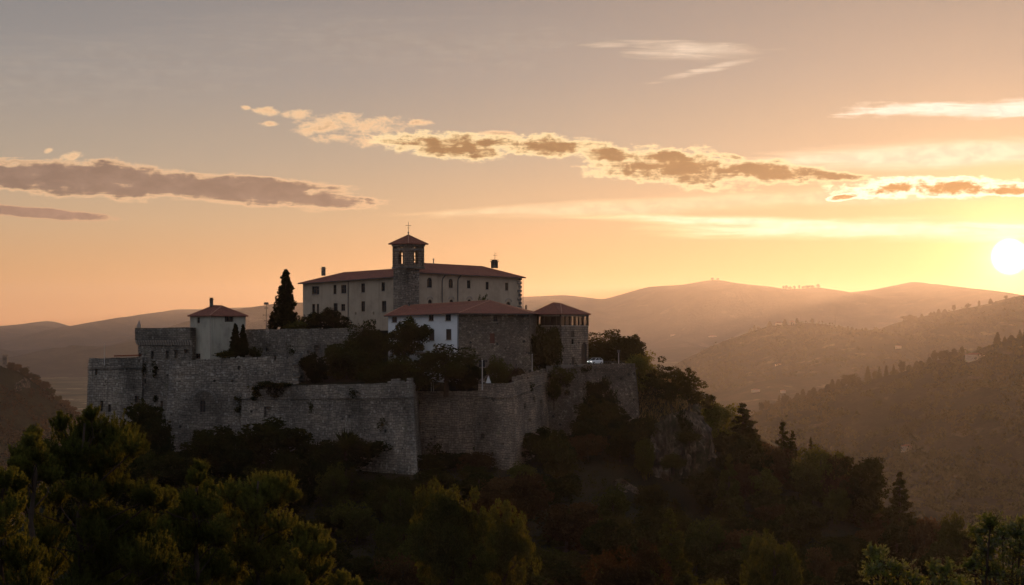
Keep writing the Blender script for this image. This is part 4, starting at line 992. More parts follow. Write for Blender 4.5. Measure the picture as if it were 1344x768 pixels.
mb.quad(*[up(p, zf) for p in (Lf, Cn, Rt, Bk)]); mb.build('wall', 'stone_warm', root); dress(o1 + o2, root)
# lower plain skirt, loggia posts, glass, lintel
post = MB(); lin = MB(); gl = []
for a, b, k in ((Lf, Cn, 5), (Cn, Rt, 6), (Rt, Bk, 5), (Bk, Lf, 6)):
    nn = (b - a).cross(UP).normalized(); u = (b - a).normalized()
    for i in range(k + 1):
        q = a.lerp(b, i / k) - nn * .2
        if i < k: post = MB(); post.box(up(q, zf), .32 if i else .5, .32, zr - zf, u); post.build('post', 'wood', root)
    lin.bar(up(a, zr - .22) - nn * .15, up(b, zr - .22) - nn * .15, .34, .45); lin.bar(up(a, zf + .12) - nn * .05, up(b, zf + .12) - nn * .05, .45, .24)
    for i in range(k):
        g = MB(); p, q = a.lerp(b, i / k) - nn * .25 + u * .16, a.lerp(b, (i + 1) / k) - nn * .25 - u * .16
        g.quad(up(p, zf + .25), up(q, zf + .25), up(q, zr - .45), up(p, zr - .45)); gl.append(g)
lin.build('lintel', 'trim', root)
for g in gl: g.build('window', 'clear', root)
cb_ = MB(); c0_ = (Lf + Rt) / 2; vv = [Lf.lerp(c0_, .35), Cn.lerp(c0_, .35), Rt.lerp(Cn, .38).lerp(c0_, .35), Bk.lerp(c0_, .6)]; cb_.prism(vv, zr - .3, zf + .02); cb_.build('sky_blocker', 'wood', root)  # added core box, blocks the bright sky behind most of the panes
# solid part of the loggia at its left end
mb = MB(); s_, y_ = cutpoint(Lf, Cn, 703); mid = Lf.lerp(Cn, s_); nn = (Cn - Lf).cross(UP).normalized(); mb.bar(up(Lf.lerp(mid, .5), zf) + UP * 0 + nn * .02, up(Lf.lerp(mid, .5), zr) + nn * .02, (mid - Lf).length, .3, nn); mb.build('end_panel', 'stone_warm', root)
ev = eave_corner(Lf, Cn, Rt, Bk, .55); ez = ZZ(412, 437); ap0 = up((Lf + Rt) / 2 + Vector((-1.6, -1.0, 0)), ZZ(397.3, 444)); ap1 = up((Lf + Rt) / 2 + Vector((.2, .2, 0)), ZZ(398.4, 445))
hip_roof(root, [up(ev[0], ez), up(ev[1], ez), up(ev[2], ez), up(ev[3], ez)], (ap0, ap1))
chimney(root, P(690.5, 408.5, 452), .4, 1.0)

# square tower with red pyramid roof
Cn = XY(276, 429); Lf = XY(249.5, 438); Rt = XY(322.5, 439); Bk = Lf + Rt - Cn
root = empty('watchtower', up(Cn, ZZ(472, 429))); tag(root, 'pale square tower with a red pyramid roof and chimney, right of the keep block', 'tower')
zt1 = ZZ(414.5, 430); mb = MB()
o1 = [op(Cn, Rt, *q[:4], **q[4]) for q in [(295, 306.5, 415.6, 422.5, dict(typ='open')), (318, 320.5, 427, 432, dict(typ='slit'))]]
o2 = [op(Lf, Cn, *q[:4], **q[4]) for q in [(258.8, 262.3, 416.5, 424, dict(typ='win')), (256.5, 263, 464, 471, dict(typ='win'))]]
panel(mb, Lf, Cn, Lf, Cn, -18, zt1, zt1, o2); panel(mb, Cn, Rt, Cn, Rt, -18, zt1, zt1, o1); panel(mb, Rt, Bk, Rt, Bk, -18, zt1, zt1); panel(mb, Bk, Lf, Bk, Lf, -18, zt1, zt1)
mb.build('wall', 'plaster_tower', root); dress(o2, root)
a, b, c_, d_ = o1[0]['quad']; nn = o1[0]['n']; mb = MB(); mb.bar(a.lerp(b, .5) - nn * .2, d_.lerp(c_, .5) - nn * .2, .18); mb.bar(a.lerp(b, .25) - nn * .2, d_.lerp(c_, .25) - nn * .2, .1); mb.bar(a.lerp(d_, .3) - nn * .2, b.lerp(c_, .3) - nn * .2, .1)
w_ = mb.build('window', 'wood', root); mb = MB(); mb.quad(a - nn * .3, b - nn * .3, c_ - nn * .3, d_ - nn * .3); mb.build('pane', 'glass', w_)
ev = eave_corner(Lf, Cn, Rt, Bk, .55); ez = ZZ(414.3, 430); ap0 = up((Lf + Rt) / 2 + Vector((-.9, -.6, 0)), ZZ(401, 438)); ap1 = up((Lf + Rt) / 2 + Vector((.9, .2, 0)), ZZ(401.3, 438))
hip_roof(root, [up(p, ez) for p in ev], (ap0, ap1))
chimney(root, P(277.5, 402.5, 437), .75, 1.55)
nn = (Rt - Cn).cross(UP).normalized(); mb = MB(); q = XY(275.5, 429) + Vector((.1, -.18, 0)); mb.tube([up(q, -14), up(q, zt1)], .09, 6); mb.build('downpipe', 'trim', root)

# ------------------------------------------------------------------ poles, car and small things
def mast(name, px, py0, py1, Y, r, label, cat, m='pole', arms=None):
    a = P(px, py1, Y); b = P(px, py0, Y); e = empty(name, a); mb = MB(); mb.tube([a - UP * 1.0, a, b], [r * 1.2, r, r * .7], 8); mb.build('shaft', m, e)
    mb = MB()
    if arms == 'antenna':
        for t, w in ((.95, 1.1), (.8, .7), (.55, 1.4), (.35, 1.0)): q = a.lerp(b, t); mb.bar(q - Vector((w / 2, 0, 0)), q + Vector((w / 2, 0, 0)), .08); mb.bar(q - Vector((w / 2, 0, .25)), q - Vector((w / 2, 0, -.25)), .07); mb.bar(q + Vector((w / 2, 0, -.25)), q + Vector((w / 2, 0, .25)), .07)
        mb.box(a.lerp(b, .92), .9, .4, .55); mb.build('antenna', 'metal', e)
    elif arms == 'lamp': mb.box(b, .55, .4, .5); mb.box(b + UP * .5, .75, .6, .08); mb.build('lamp_head', 'metal', e)
    else: mb.tube([b, b + UP * .12, b + UP * .28], [r * .7, r * 1.6, r * .2], 8); mb.build('finial', m, e)
    tag(e, label, cat); return e
mast('flagpole', 137, 452, 474, 434, .09, 'thin bare pole standing on the far left bastion', 'pole')
mast('flagpole', 633, 474, 506, 410, .12, 'pale bare pole on the right bastion beside the white parasol', 'pole')
mast('flagpole', 698.5, 466, 492, 424, .1, 'thin pole on the loopholed terrace in front of the glazed tower', 'pole')
mast('street_lamp', 812, 463, 479, 437, .1, 'small lamp post on the car terrace', 'street lamp', 'pole', 'lamp')
mast('radio_mast', 349.5, 397, 434, 446, .09, 'radio mast with antennas on the upper wall beside the tall cypress', 'antenna mast', 'metal', 'antenna')
# folded white parasol
e = empty('parasol', P(641, 504, 409)); q = P(641, 504, 409); mb = MB(); mb.tube([q, q + UP * 1.5], .05, 6); mb.build('pole', 'metal', e)
mb = MB(); mb.tube([q + UP * .2, q + UP * .5, q + UP * 1.1, q + UP * 1.75], [.62, .5, .28, .04], 10); mb.build('canopy', 'canvas', e); tag(e, 'small folded white parasol on the right bastion', 'parasol')
# parapet posts with gold light on the garden wall (two thin stakes)
for px in (566, 569):
    e = empty('garden_stake', P(px, 514, 416)); mb = MB(); a = P(px, 514, 416); mb.tube([a, P(px, 503, 416)], .07, 6); mb.build('post', 'pole', e)
    mb = MB(); mb.box(P(px, 503, 416), .22, .22, .1); mb.build('cap', 'pole', e)
    tag(e, 'thin pale stake in the dark garden behind the recessed wall', 'stake', 'garden stakes')
# railing by the car
e = empty('railing', P(800, 479, 437)); mb = MB()
mb.bar(P(792, 474.8, 437), P(809, 474.8, 437.6), .07)
for i in range(7): a = P(792 + i * 2.8, 479, 437 + i * .1); mb.bar(a, a + UP * .75, .06)
mb.build('rails', 'metal', e); tag(e, 'short dark railing on the terrace edge right of the car', 'railing')
# boundary of upper garden: low railing? (kept to what shows)
def car(px, py, Y, heading):
    o = P(px, py, Y); e = empty('parked_car', o); e_ax = Vector((math.cos(heading), math.sin(heading), 0)); e_ay = Vector((-e_ax.y, e_ax.x, 0))
    T = lambda x, y, z: o + e_ax * x + e_ay * y + UP * z
    # lofted body: stations along the length with half widths and heights
    st = [(-2.0, .62, .35, .78), (-1.95, .76, .27, .95), (-1.2, .84, .22, 1.0), (0, .86, .22, 1.0), (.9, .85, .22, .98), (1.5, .80, .24, .88), (1.95, .66, .3, .72), (2.02, .5, .38, .62)]
    mb = MB(); vs = []
    for x, w, z0, z1 in st: vs += [T(x, -w * .92, z0), T(x, -w, (z0 + z1) / 2), T(x, -w * .93, z1), T(x, w * .93, z1), T(x, w, (z0 + z1) / 2), T(x, w * .92, z0)]
    fs = [(i * 6 + k, i * 6 + (k + 1) % 6, (i + 1) * 6 + (k + 1) % 6, (i + 1) * 6 + k) for i in range(len(st) - 1) for k in range(6)] + [(5, 4, 3, 2, 1, 0), tuple((len(st) - 1) * 6 + k for k in range(6))]
    mb.add(vs, fs); mb.build('body', 'carpaint', e, smooth=False)
    cb = MB(); st2 = [(-1.85, .72, .98), (-1.35, .62, 1.42), (.15, .62, 1.45), (.95, .74, .99)]
    roofp = [T(-1.35, -.6, 1.42), T(-1.35, .6, 1.42), T(.15, .6, 1.45), T(.15, -.6, 1.45)]; low = [T(-1.85, -.76, .98), T(-1.85, .76, .98), T(.95, .76, .98), T(.95, -.76, .98)]
    cb.add([p + UP * .05 for p in roofp] + roofp, [(3, 2, 1, 0), (0, 1, 5, 4), (1, 2, 6, 5), (2, 3, 7, 6), (3, 0, 4, 7), (4, 5, 6, 7)])
    for a, b in zip(roofp, low): cb.bar(a, b, .07)
    for s in (-1, 1): cb.bar(T(-.6, s * .61, 1.42), T(-.6, s * .76, .98), .07)
    cb.build('roof', 'carpaint', e)
    for a, b, c, d in ((low[3], low[2], roofp[2], roofp[3]), (low[0], low[1], roofp[1], roofp[0]), (low[0], low[3], roofp[3], roofp[0]), (low[1], low[2], roofp[2], roofp[1])):
        wb = MB(); wb.quad(a, b, c, d); wb.build('window', 'glass', e)
    for x in (-1.25, 1.25):
        for s in (-1, 1):
            wb = MB(); n = 16; wb.tube([T(x, s * .68, .3), T(x, s * .88, .3)], .3, n); w_ = wb.build('wheel', 'rubber', e); hb = MB(); hb.tube([T(x, s * .8, .3), T(x, s * .9, .3)], .18, 10); hb.build('rim', 'pole', w_)
    for s in (-1, 1):
        lb = MB(); lb.box(T(1.93, s * .5, .56), .14, .3, .16, e_ax); lb.build('headlight', 'lamp', e)
        lb = MB(); lb.box(T(-1.98, s * .6, .7), .08, .2, .2, e_ax); lb.build('tail_light', 'wood_red', e)
    bb = MB(); bb.box(T(1.98, 0, .28), .12, 1.2, .16, e_ax); bb.build('bumper', 'metal', e)
    tag(e, 'white hatchback car parked on the terrace bastion with its headlights on', 'car'); return e
car(781, 478.2, 442, R(226))
# garden wall under the white house + garage-like dark shed
mb = MB(); mb.bar(P(545, 463.5, 428), P(602, 466, 423.5), .5, .6); tag(mb.build('garden_wall', 'trim'), 'low pale garden wall at the foot of the white house', 'garden wall')
# low hut behind the left wing shrubs
# ------------------------------------------------------------------ cliffs
def cliff(label, pl, seed, amp=1.3, nu=90, nv=70, thick=5.0):
    """pl: (px, Y, pytop, pybottom) along the face"""
    u = np.linspace(0, 1, nu); k = np.linspace(0, 1, len(pl)); px = np.interp(u, k, [p[0] for p in pl]); Y = np.interp(u, k, [p[1] for p in pl])
    zt = np.interp(u, k, [ZZ(p[2], p[1]) for p in pl]); zb = np.interp(u, k, [ZZ(p[3], p[1]) for p in pl]) - 3
    x = (px - CX) / F * Y
    v = np.linspace(0, 1, nv); U, Vv = np.meshgrid(u, v); X = np.interp(U, u, x); YY = np.interp(U, u, Y); Z = np.interp(U, u, zb) * (1 - Vv) + np.interp(U, u, zt) * Vv
    L = np.hypot(np.diff(x), np.diff(Y)).sum()
    n1 = fbm(U * L / 3.0, Z / 12, seed, 5); n2 = 1 - np.abs(fbm(U * L / 5, Z / 20, seed + 9, 4)) * 2; n3 = fbm(U * L / 1.1, Z / 1.6, seed + 5, 4)
    dsp = amp * (n1 * 1.2 + n2 * 1.0 + n3 * .45) - 3.5 * Vv ** 6
    dx = np.gradient(x, u); dy = np.gradient(Y, u); ln = np.hypot(dx, dy); nx_ = dy / ln; ny_ = -dx / ln
    X = X + np.interp(U, u, nx_) * (dsp + (1 - Vv) * 2.0); YY = YY + np.interp(U, u, ny_) * (dsp + (1 - Vv) * 2.0); Z = Z + n3 * .5 * amp + (n1 * 1.5) * Vv
    V1 = np.stack([X.ravel(), YY.ravel(), Z.ravel()], 1)
    V2 = np.stack([np.interp(U, u, x - nx_ * thick).ravel(), np.interp(U, u, Y - ny_ * thick).ravel(), (Z - 1.0).ravel()], 1)
    N1 = len(V1); gi = (np.arange(nv - 1)[:, None] * nu + np.arange(nu - 1)[None, :]).ravel(); f1 = np.stack([gi, gi + 1, gi + nu + 1, gi + nu], 1); f2 = f1[:, ::-1] + N1
    t = (nv - 1) * nu + np.arange(nu - 1); ft = np.stack([t, t + 1, t + 1 + N1, t + N1], 1); b = np.arange(nu - 1); fb = np.stack([b + 1, b, b + N1, b + 1 + N1], 1)
    l = np.arange(nv - 1) * nu; fl = np.stack([l, l + nu, l + nu + N1, l + N1], 1); r_ = l + nu - 1; fr = np.stack([r_ + nu, r_, r_ + N1, r_ + nu + N1], 1)
    V = np.vstack([V1, V2]); org = np.array([V[:, 0].mean(), V[:, 1].mean(), V[:, 2].min()])
    o = np_obj('rock_cliff', V - org, np.vstack([f1, f2, ft, fb, fl, fr]), 'rock', loc=tuple(org)); tag(o, label, 'cliff'); return o
cliff('tall pale rock cliff below the umbrella pine with a sunlit right edge', [(836, 415, 590, 680), (860, 414, 560, 680), (885, 416, 548, 678), (912, 420, 540, 665), (924, 430, 545, 640), (926, 446, 560, 640)], 3, 2.1, 130, 100)
cliff('small pale rock face on the slope left of the tall cliff', [(800, 402, 634, 668), (815, 401, 632, 676), (832, 403, 634, 676), (846, 407, 640, 680)], 8, .9, 60, 40)
cliff('low broken rock ledge half hidden in the wood below the right bastion', [(752, 388, 676, 694), (775, 387, 674, 698), (797, 389, 678, 696)], 15, .6, 60, 30)
cliff('sunlit rocky outcrop at the edge of the shoulder left of the bushy slope', [(905, 448, 528, 560), (922, 447, 534, 600), (930, 455, 548, 618), (931, 470, 560, 618)], 21, .9, 60, 50)

# ------------------------------------------------------------------ vegetation on the castle hill
T = tree
T('broad_dark', 562, 603, 404, 46, 'dark bush at the foot of the recessed reddish wall, beside the prow', hmin=4)
T('broad_dark', 596, 597, 405, 52, 'dark bush at the foot of the recessed reddish wall, in its middle', hmin=4)
T('broad_red', 625, 605, 402, 40, 'russet bush at the left foot of the right bastion', hmin=4)
T('broad_dark', 450, 572, 400, 84, 'broad dark tree under the spiky palm by the front curtain', hmin=4)
T('shrub', 852, 543, 417, 34, 'small dark bush on the top edge of the tall cliff, left of the other', hmin=2.5)
T('shrub', 893, 538, 420, 32, 'small dark bush on the top edge of the tall cliff, right of the other', hmin=2.5)
T('broad_dark', 884, 596, 404, 34, 'dark bush rooted half way up the tall cliff', base=ZZ(618, 406))
T('shrub', 905, 566, 412, 30, 'small shrub rooted near the top right of the tall cliff', base=ZZ(580, 413))
T('broad_dark', 852, 636, 396, 40, 'dark tree pressed against the face of the tall cliff', tall=.8)
T('cypress', 375, 355.5, 447, 27, 'tall dark cypress on the upper wall left of the palace', base=ZZ(434, 447))
T('cypress', 357.5, 409, 446, 11, 'very small cypress just left of the tall cypress', base=ZZ(434, 446))
T('big_dark', 482, 422, 430, 50, 'large dark tree left of the white house', base=-13)
T('broad_dark', 456, 448, 426, 72, 'broad dark tree against the right end of the upper retaining wall', base=-13)
T('broad_dark', 531, 418, 423.5, 47, 'round tree with sparse lower branches in front of the white house wall', base=-7.5)
T('broad_green', 528, 466, 420, 55, 'low greenish bushy tree below the round tree of the white house', base=-13)
T('big_dark', 586, 453, 417, 78, 'wide dark russet tree below the white house, in front of its corner', base=-14)
T('broad_dark', 500, 476, 414, 62, 'dark tree directly behind the pale prow', base=-14)
T('broad_dark', 545, 488, 415, 50, 'low dark tree right of the prow behind the recessed wall', base=-14)
T('broad_dark', 612, 478, 418, 44, 'dark tree behind the recessed wall near the pale pole', base=-14)
T('broad_green', 654, 468, 417, 32, 'small green tree at the foot of the stone half of the house', base=-14)
T('shrub_red', 676, 484, 418, 34, 'low russet shrub by the curved buttress of the house', base=-13)
T('broad_dark', 716, 429, 434, 39, 'dense dark ivy covered tree against the left face of the glazed tower', base=-12)
T('shrub', 735, 481, 431, 34, 'dark shrub overhanging the wall below the glazed tower', base=-13)
T('shrub', 727, 499, 428.6, 20, 'dark bush growing out of the wall beside the right bastion', base=-16)
T('broad_dark', 437, 405, 447, 42, 'dark round bush in front of the left wing of the palace', base=-1.5)
T('shrub', 408, 413, 446, 26, 'small dark bush near the left corner of the palace', base=-1.2)
T('shrub', 390, 421, 445, 40, 'low dark hedge bush between the cypress and the palace', base=-1.2)
T('shrub', 633, 388, 448, 15, 'small bush poking above the red roof of the house', base=0.0)
T('cypress', 309, 425.5, 427, 14, 'left of two dark narrow trees against the red roofed tower', base=ZZ(469, 427), rot=1)
T('cypress', 319, 426.5, 428, 12, 'right of two dark narrow trees against the red roofed tower', base=ZZ(469, 428), rot=3)
T('shrub', 296, 460, 426, 26, 'low dark bush at the foot of the red roofed tower', base=ZZ(470, 426))
T('shrub', 334, 455, 430, 14, 'small bush on the ledge right of the two narrow trees', base=ZZ(470, 430))
T('broad_dark', 413, 464, 422.5, 34, 'dark bush covering the gap after the broken wall end', base=ZZ(506, 422))
T('big_dark', 800, 434, 452, 62, 'large dark tree behind the white car', base=-11)
T('broad_dark', 828, 441, 456, 40, 'smaller dark tree right of the tree behind the car', base=-11)
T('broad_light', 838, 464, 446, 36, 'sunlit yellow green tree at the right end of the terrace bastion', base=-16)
T('umbrella', 889, 471, 436, 88, 'umbrella pine with two bare trunks on the shoulder right of the castle', rot=0.1)
T('broad_dark', 790, 522, 424, 58, 'broad dark bush below the tree climbing the terrace bastion', hmin=4)
T('broad_dark', 784, 498, 427, 42, 'dark tree climbing the front of the terrace bastion', hmin=9)
T('broad_dark', 822, 545, 422, 46, 'dark leafy tree right of the one climbing the terrace bastion')
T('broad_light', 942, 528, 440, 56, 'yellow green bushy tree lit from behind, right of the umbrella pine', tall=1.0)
T('conifer', 975, 531, 436, 66, 'dark ragged pine right of the yellow green bushy tree')
T('conifer', 1028, 555, 432, 38, 'dark pointed conifer with a second tip on the shoulder skyline', tall=1.1)
T('conifer', 1040, 566, 434, 24, 'shorter pointed conifer leaning against the one with the pointed tip', tall=1.3)
T('conifer', 1064, 575, 436, 15, 'smallest pointed conifer on the shoulder skyline', tall=1.2)
T('broad_red', 1012, 584, 428, 44, 'pale russet bushy tree below the pointed conifer', tall=.9)
T('broad_green', 1078, 588, 424, 76, 'wide olive green tree on the shoulder skyline', tall=.9)
T('broad_red', 1102, 600, 420, 40, 'small russet tree right of the wide olive green one', tall=1.0)
T('big_dark', 1131, 602, 416, 56, 'dark rounded tree standing clear on the falling skyline', tall=.9)
T('conifer', 1181, 622, 410, 58, 'tall layered dark conifer on the right skyline', tall=.9)
T('broad_red', 1214, 680, 402, 40, 'russet tree right below the tall layered conifer', tall=.9)
T('broad_green', 1249, 676, 400, 44, 'rounded olive tree at the far right end of the skyline', tall=.9)
T('broad_dark', 1280, 700, 398, 46, 'low dark tree beyond the leafy branches at the right', tall=.9)
T('broad_red', 976, 606, 415, 40, 'slim pale russet tree among the dark wood right of the cliff', tall=1.2)
T('cone_green', 957, 598, 400, 44, 'slender conical tree right of the tall cliff', tall=1.1)
T('broad_green', 846, 576, 409, 30, 'round green bush at the left edge of the tall cliff', tall=.9)
T('palm', 454, 559, 396, 54, 'spiky palm in front of the front curtain wall', tall=1.0)
T('broad_dark', 187, 529, 416, 78, 'dark trees foot against the tall wall left of the corner buttress')
T('broad_dark', 285, 560, 408, 78, 'dark tree below the arched niche window')
T('broad_dark', 345, 551, 409, 92, 'wide dark tree in front of the left end of the front curtain wall')
T('shrub', 352, 500, 417.5, 26, 'dark bush growing on the parapet over the left end of the front curtain', base=ZZ(509, 417))
T('shrub', 370, 502, 417, 22, 'second dark bush on the front curtain parapet, nearer the broken wall', base=ZZ(509, 416))
T('lit_pine', 588, 638, 202, 84, 'golden tipped pine crown low in the middle', tall=.95)
T('lit_pine', 662, 660, 212, 60, 'smaller golden tipped pine crown right of the middle one', tall=.95)
T('lit_russet', 824, 714, 200, 104, 'rounded russet tree with a sunlit fringe at the bottom edge', tall=1.0)
T('cone_green', 880, 671, 215, 72, 'pointed green tree with a sunlit top left of the lower wood', tall=.8)
T('broad_green', 1016, 704, 236, 74, 'soft green tree low in the dark wood, right of the pointed green tree', tall=1.1)
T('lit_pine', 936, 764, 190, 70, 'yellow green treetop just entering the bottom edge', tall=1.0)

rf = random.Random(21)
LIMIT = [(60, 590), (116, 562), (150, 545), (222, 592), (250, 560), (330, 556), (400, 562), (480, 572), (500, 602), (545, 626), (575, 606), (640, 610), (683, 614), (696, 562), (722, 560), (770, 548), (800, 550), (832, 558), (870, 545), (905, 555), (940, 560), (1000, 590), (1080, 612), (1140, 650), (1200, 690), (1344, 760)]
pts = []
tries = 0
while len(pts) < 250 and tries < 9000:
    tries += 1
    x = rf.uniform(-105, 125); Y = rf.uniform(285, 452); px = x / Y * F + CX
    if not (90 < px < 1360): continue
    lim = np.interp(px, [l[0] for l in LIMIT], [l[1] for l in LIMIT])
    g = gz1(x, Y); pyb = HZ - g / Y * F
    if pyb > 840 or pyb < lim + 6: continue
    # keep off the cliffs and out of the castle
    if 832 < px < 925 and 404 < Y < 440: continue
    if 832 < px < 918 and Y < 404 and pyb < 700: continue
    if 745 < px < 850 and Y < 408 and pyb < 712 and Y > 380: continue
    front = np.interp(px, [60, 118, 222, 300, 450, 540, 600, 673, 722, 832, 900, 1360], [430, 432, 419, 417, 407, 396, 409, 396, 424, 430, 440, 452])
    if Y > front - 2.5: continue
    if any((x - a) ** 2 + (Y - b) ** 2 < 5.4 ** 2 for a, b in pts): continue
    pts.append((x, Y))
    h = rf.choice([rf.uniform(4, 6.5), rf.uniform(6, 11)]); top = g + h; pyt = HZ - top / Y * F
    if pyt < lim: pyt = lim + rf.uniform(0, 10)
    if 836 < px < 925 and pyt < 655: pyt = 655 + rf.uniform(0, 10)
    h = (HZ - pyt) / F * Y - g
    if h < 1.6: continue
    w = min(rf.uniform(5.5, 10.0), h * 1.5 + 1.0) / Y * F
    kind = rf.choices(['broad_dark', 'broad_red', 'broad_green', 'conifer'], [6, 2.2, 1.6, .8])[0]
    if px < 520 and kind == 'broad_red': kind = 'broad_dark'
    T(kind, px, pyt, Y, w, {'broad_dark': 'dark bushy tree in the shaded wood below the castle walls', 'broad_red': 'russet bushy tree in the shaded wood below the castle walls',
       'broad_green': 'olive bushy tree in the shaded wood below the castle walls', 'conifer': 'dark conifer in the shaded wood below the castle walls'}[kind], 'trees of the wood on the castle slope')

# undergrowth: one mass of leaves over the slope
rng = np.random.default_rng(5)
N = 15000; x = rng.uniform(-120, 130, N); y = rng.uniform(270, 452, N); px = x / y * F + CX
front = np.interp(px, [60, 118, 222, 300, 450, 540, 600, 673, 722, 832, 900, 1360], [430, 432, 422, 420, 409, 398, 412, 398, 426, 434, 445, 458])
ok = (y < front - 1.5) & ~((px > 832) & (px < 924) & (y > 405) & (y < 440)); x, y = x[ok], y[ok]
cz = gz(x, y) + rng.uniform(0.1, .9, len(x))
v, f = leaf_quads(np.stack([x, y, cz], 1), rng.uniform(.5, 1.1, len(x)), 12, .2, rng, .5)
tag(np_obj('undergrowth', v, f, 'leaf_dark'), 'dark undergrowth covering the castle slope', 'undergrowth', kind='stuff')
# dry grass on the shoulder
N = 5200; px = rng.uniform(838, 940, N); Y = rng.uniform(430, 458, N); x = (px - CX) / F * Y; z = gz(x, Y)
a = np.stack([x, Y, z - .1], 1); lean = rng.normal(size=(N, 3)) * [.25, .25, 0] + [0.1, 0, rng.uniform(.5, 1)]; L = rng.uniform(.5, 1.2, N)[:, None]; s = rng.normal(size=(N, 3)) * [1, 1, 0]; s /= np.linalg.norm(s, axis=1)[:, None] * 12
v = np.stack([a - s, a + s, a + lean * L], 1).reshape(-1, 3)
tag(np_obj('grass', v, np.arange(N * 3).reshape(-1, 3), 'grass'), 'dry pale grass on the shoulder below the umbrella pine', 'grass', kind='stuff')

# ivy hanging on the walls
def ivy(px, py0, py1, w, Y, label):
    rg = np.random.default_rng(int(px * 7 + py0)); k = max(6, int((py1 - py0) * w / 22)); k = min(k, 90)
    t = rg.uniform(0, 1, k); ww = w * (1 - .45 * t)
    c = np.array([tuple(P(px + rg.uniform(-.5, .5) * b, py0 + (py1 - py0) * a_, Y)) for a_, b in zip(t, ww)])
    v, f = leaf_quads(c, rg.uniform(.35, .8, k), 42, .17, rg, 1.0); o = c.mean(0)
    tag(np_obj('ivy', v - o, f, 'leaf_dark', loc=tuple(o)), label, 'ivy')
ivy(204, 474, 502, 8, 429.2, 'ivy strip on the wall below the keep block, nearest the buttress')
ivy(190, 474, 496, 6, 431.0, 'left ivy strip on the wall below the keep block')
ivy(141, 499, 520, 11, 434.6, 'dark ivy patch on the far left bastion')
ivy(314, 521, 542, 13, 422.8, 'round ivy clump on the big front wall right of the arched niche')
ivy(338, 505, 524, 40, 420.3, 'ivy trailing over the parapet at the left end of the front curtain')
ivy(362, 508, 520, 34, 418.0, 'ivy trailing over the parapet nearer the broken wall')
ivy(545, 525, 542, 13, 417.3, 'upper ivy clump in the angle right of the prow')
ivy(544, 551, 572, 13, 416.8, 'lower ivy clump in the angle right of the prow')
ivy(545.5, 572, 604, 5, 416.4, 'thin ivy stem running down the angle right of the prow')
ivy(464, 512, 521, 10, 408.6, 'small ivy tuft on the front curtain parapet')
ivy(698, 502, 512, 9, 415.5, 'ivy tuft under the loopholed parapet of the right bastion')
ivy(570, 582, 600, 20, 415.4, 'sparse ivy at the foot of the recessed reddish wall')
ivy(625, 580, 604, 12, 413.0, 'ivy at the left edge of the right bastion')
ivy(205, 512, 530, 6, 429.4, 'short ivy strand low on the wall left of the corner buttress')
ivy(256, 566, 584, 9, 421.8, 'ivy tuft low on the big front wall below the arched niche')
ivy(407, 529, 543, 7, 412.4, 'small ivy patch on the front curtain above the spiky palm')
ivy(500, 548, 566, 8, 404.2, 'small ivy patch on the front curtain left of the prow')
ivy(745, 500, 518, 9, 431.0, 'ivy patch on the weathered wall under the glazed tower')
ivy(383, 455, 466, 8, 424.5, 'ivy tuft above the big front wall near its broken end')
ivy(764, 480, 486, 30, 433.2, 'ivy fringe along the wall top under the glazed tower')

# ------------------------------------------------------------------ woods and things on the far hills
def forest(key, n, hgt, seed, label, per=22, leaf=1.3, vmin=.1, vmax=1.0, m='leaf_dark', clump=3.2):
    rg = np.random.default_rng(seed); X, Y, Z = hill_sample(key, rg, n, vmin, vmax); keep = fbm(X / 90, Y / 90, seed) > -.32; X, Y, Z = X[keep], Y[keep], Z[keep]
    c = np.stack([X, Y, Z + hgt * .45], 1); v, f = leaf_quads(c, rg.uniform(.6, 1.3, len(X)) * clump, per, leaf, rg, 1.0)
    tag(np_obj('forest', v, f, m), label, 'forest', kind='stuff')
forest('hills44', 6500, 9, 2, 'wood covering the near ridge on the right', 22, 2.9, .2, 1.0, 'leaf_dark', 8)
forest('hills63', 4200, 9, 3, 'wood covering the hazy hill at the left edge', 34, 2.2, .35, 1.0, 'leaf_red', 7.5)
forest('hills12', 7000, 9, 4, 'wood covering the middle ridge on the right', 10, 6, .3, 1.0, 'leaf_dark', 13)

rg = random.Random(9)
def small_tree(kind, p, h, w, label, group):
    k_ = 2.3 if p.y < 16000 else 2.7; h *= k_; w *= k_; p = p - UP * 2
    pr = rg.choice(PROTO[kind]); n = NAMES[kind]; e = empty(n, p); e.scale = (w / pr[3], w / pr[3], h / pr[2]); e.rotation_euler = (0, 0, rg.uniform(0, 6))
    for nm, me in (('trunk', pr[0]), ('crown', pr[1])): o = bpy.data.objects.new(nm, me); COL.objects.link(o); o.parent = e
    tag(e, label, CATS[n], group)
gn = 'trees along the crest of the near ridge'
small_tree('cypress', hill_crest('hills44', 1139, -1), 15, 5.5, 'tallest cypress on the crest of the near right ridge', None)
small_tree('broad_dark', hill_crest('hills44', 1114, -2), 12, 17, 'broad round tree left of the tallest cypress on the near right ridge', None)
small_tree('broad_dark', hill_crest('hills44', 1239, -2), 10, 15, 'broad round tree left of the white house on the near right ridge', None)
for px in list(range(1000, 1110, 7)) + list(range(1120, 1136, 8)) + list(range(1146, 1236, 8)) + [1250, 1256, 1262, 1310, 1318, 1330, 1338, 1350, 1362, 1375, 1390]:
    small_tree(rg.choice(['cypress', 'conifer', 'broad_dark']), hill_crest('hills44', px + rg.uniform(-3, 3), -1), rg.uniform(5, 12), rg.uniform(3.5, 8), 'small dark tree on the crest of the near right ridge', gn)
gm = 'trees along the crest of the middle ridge'
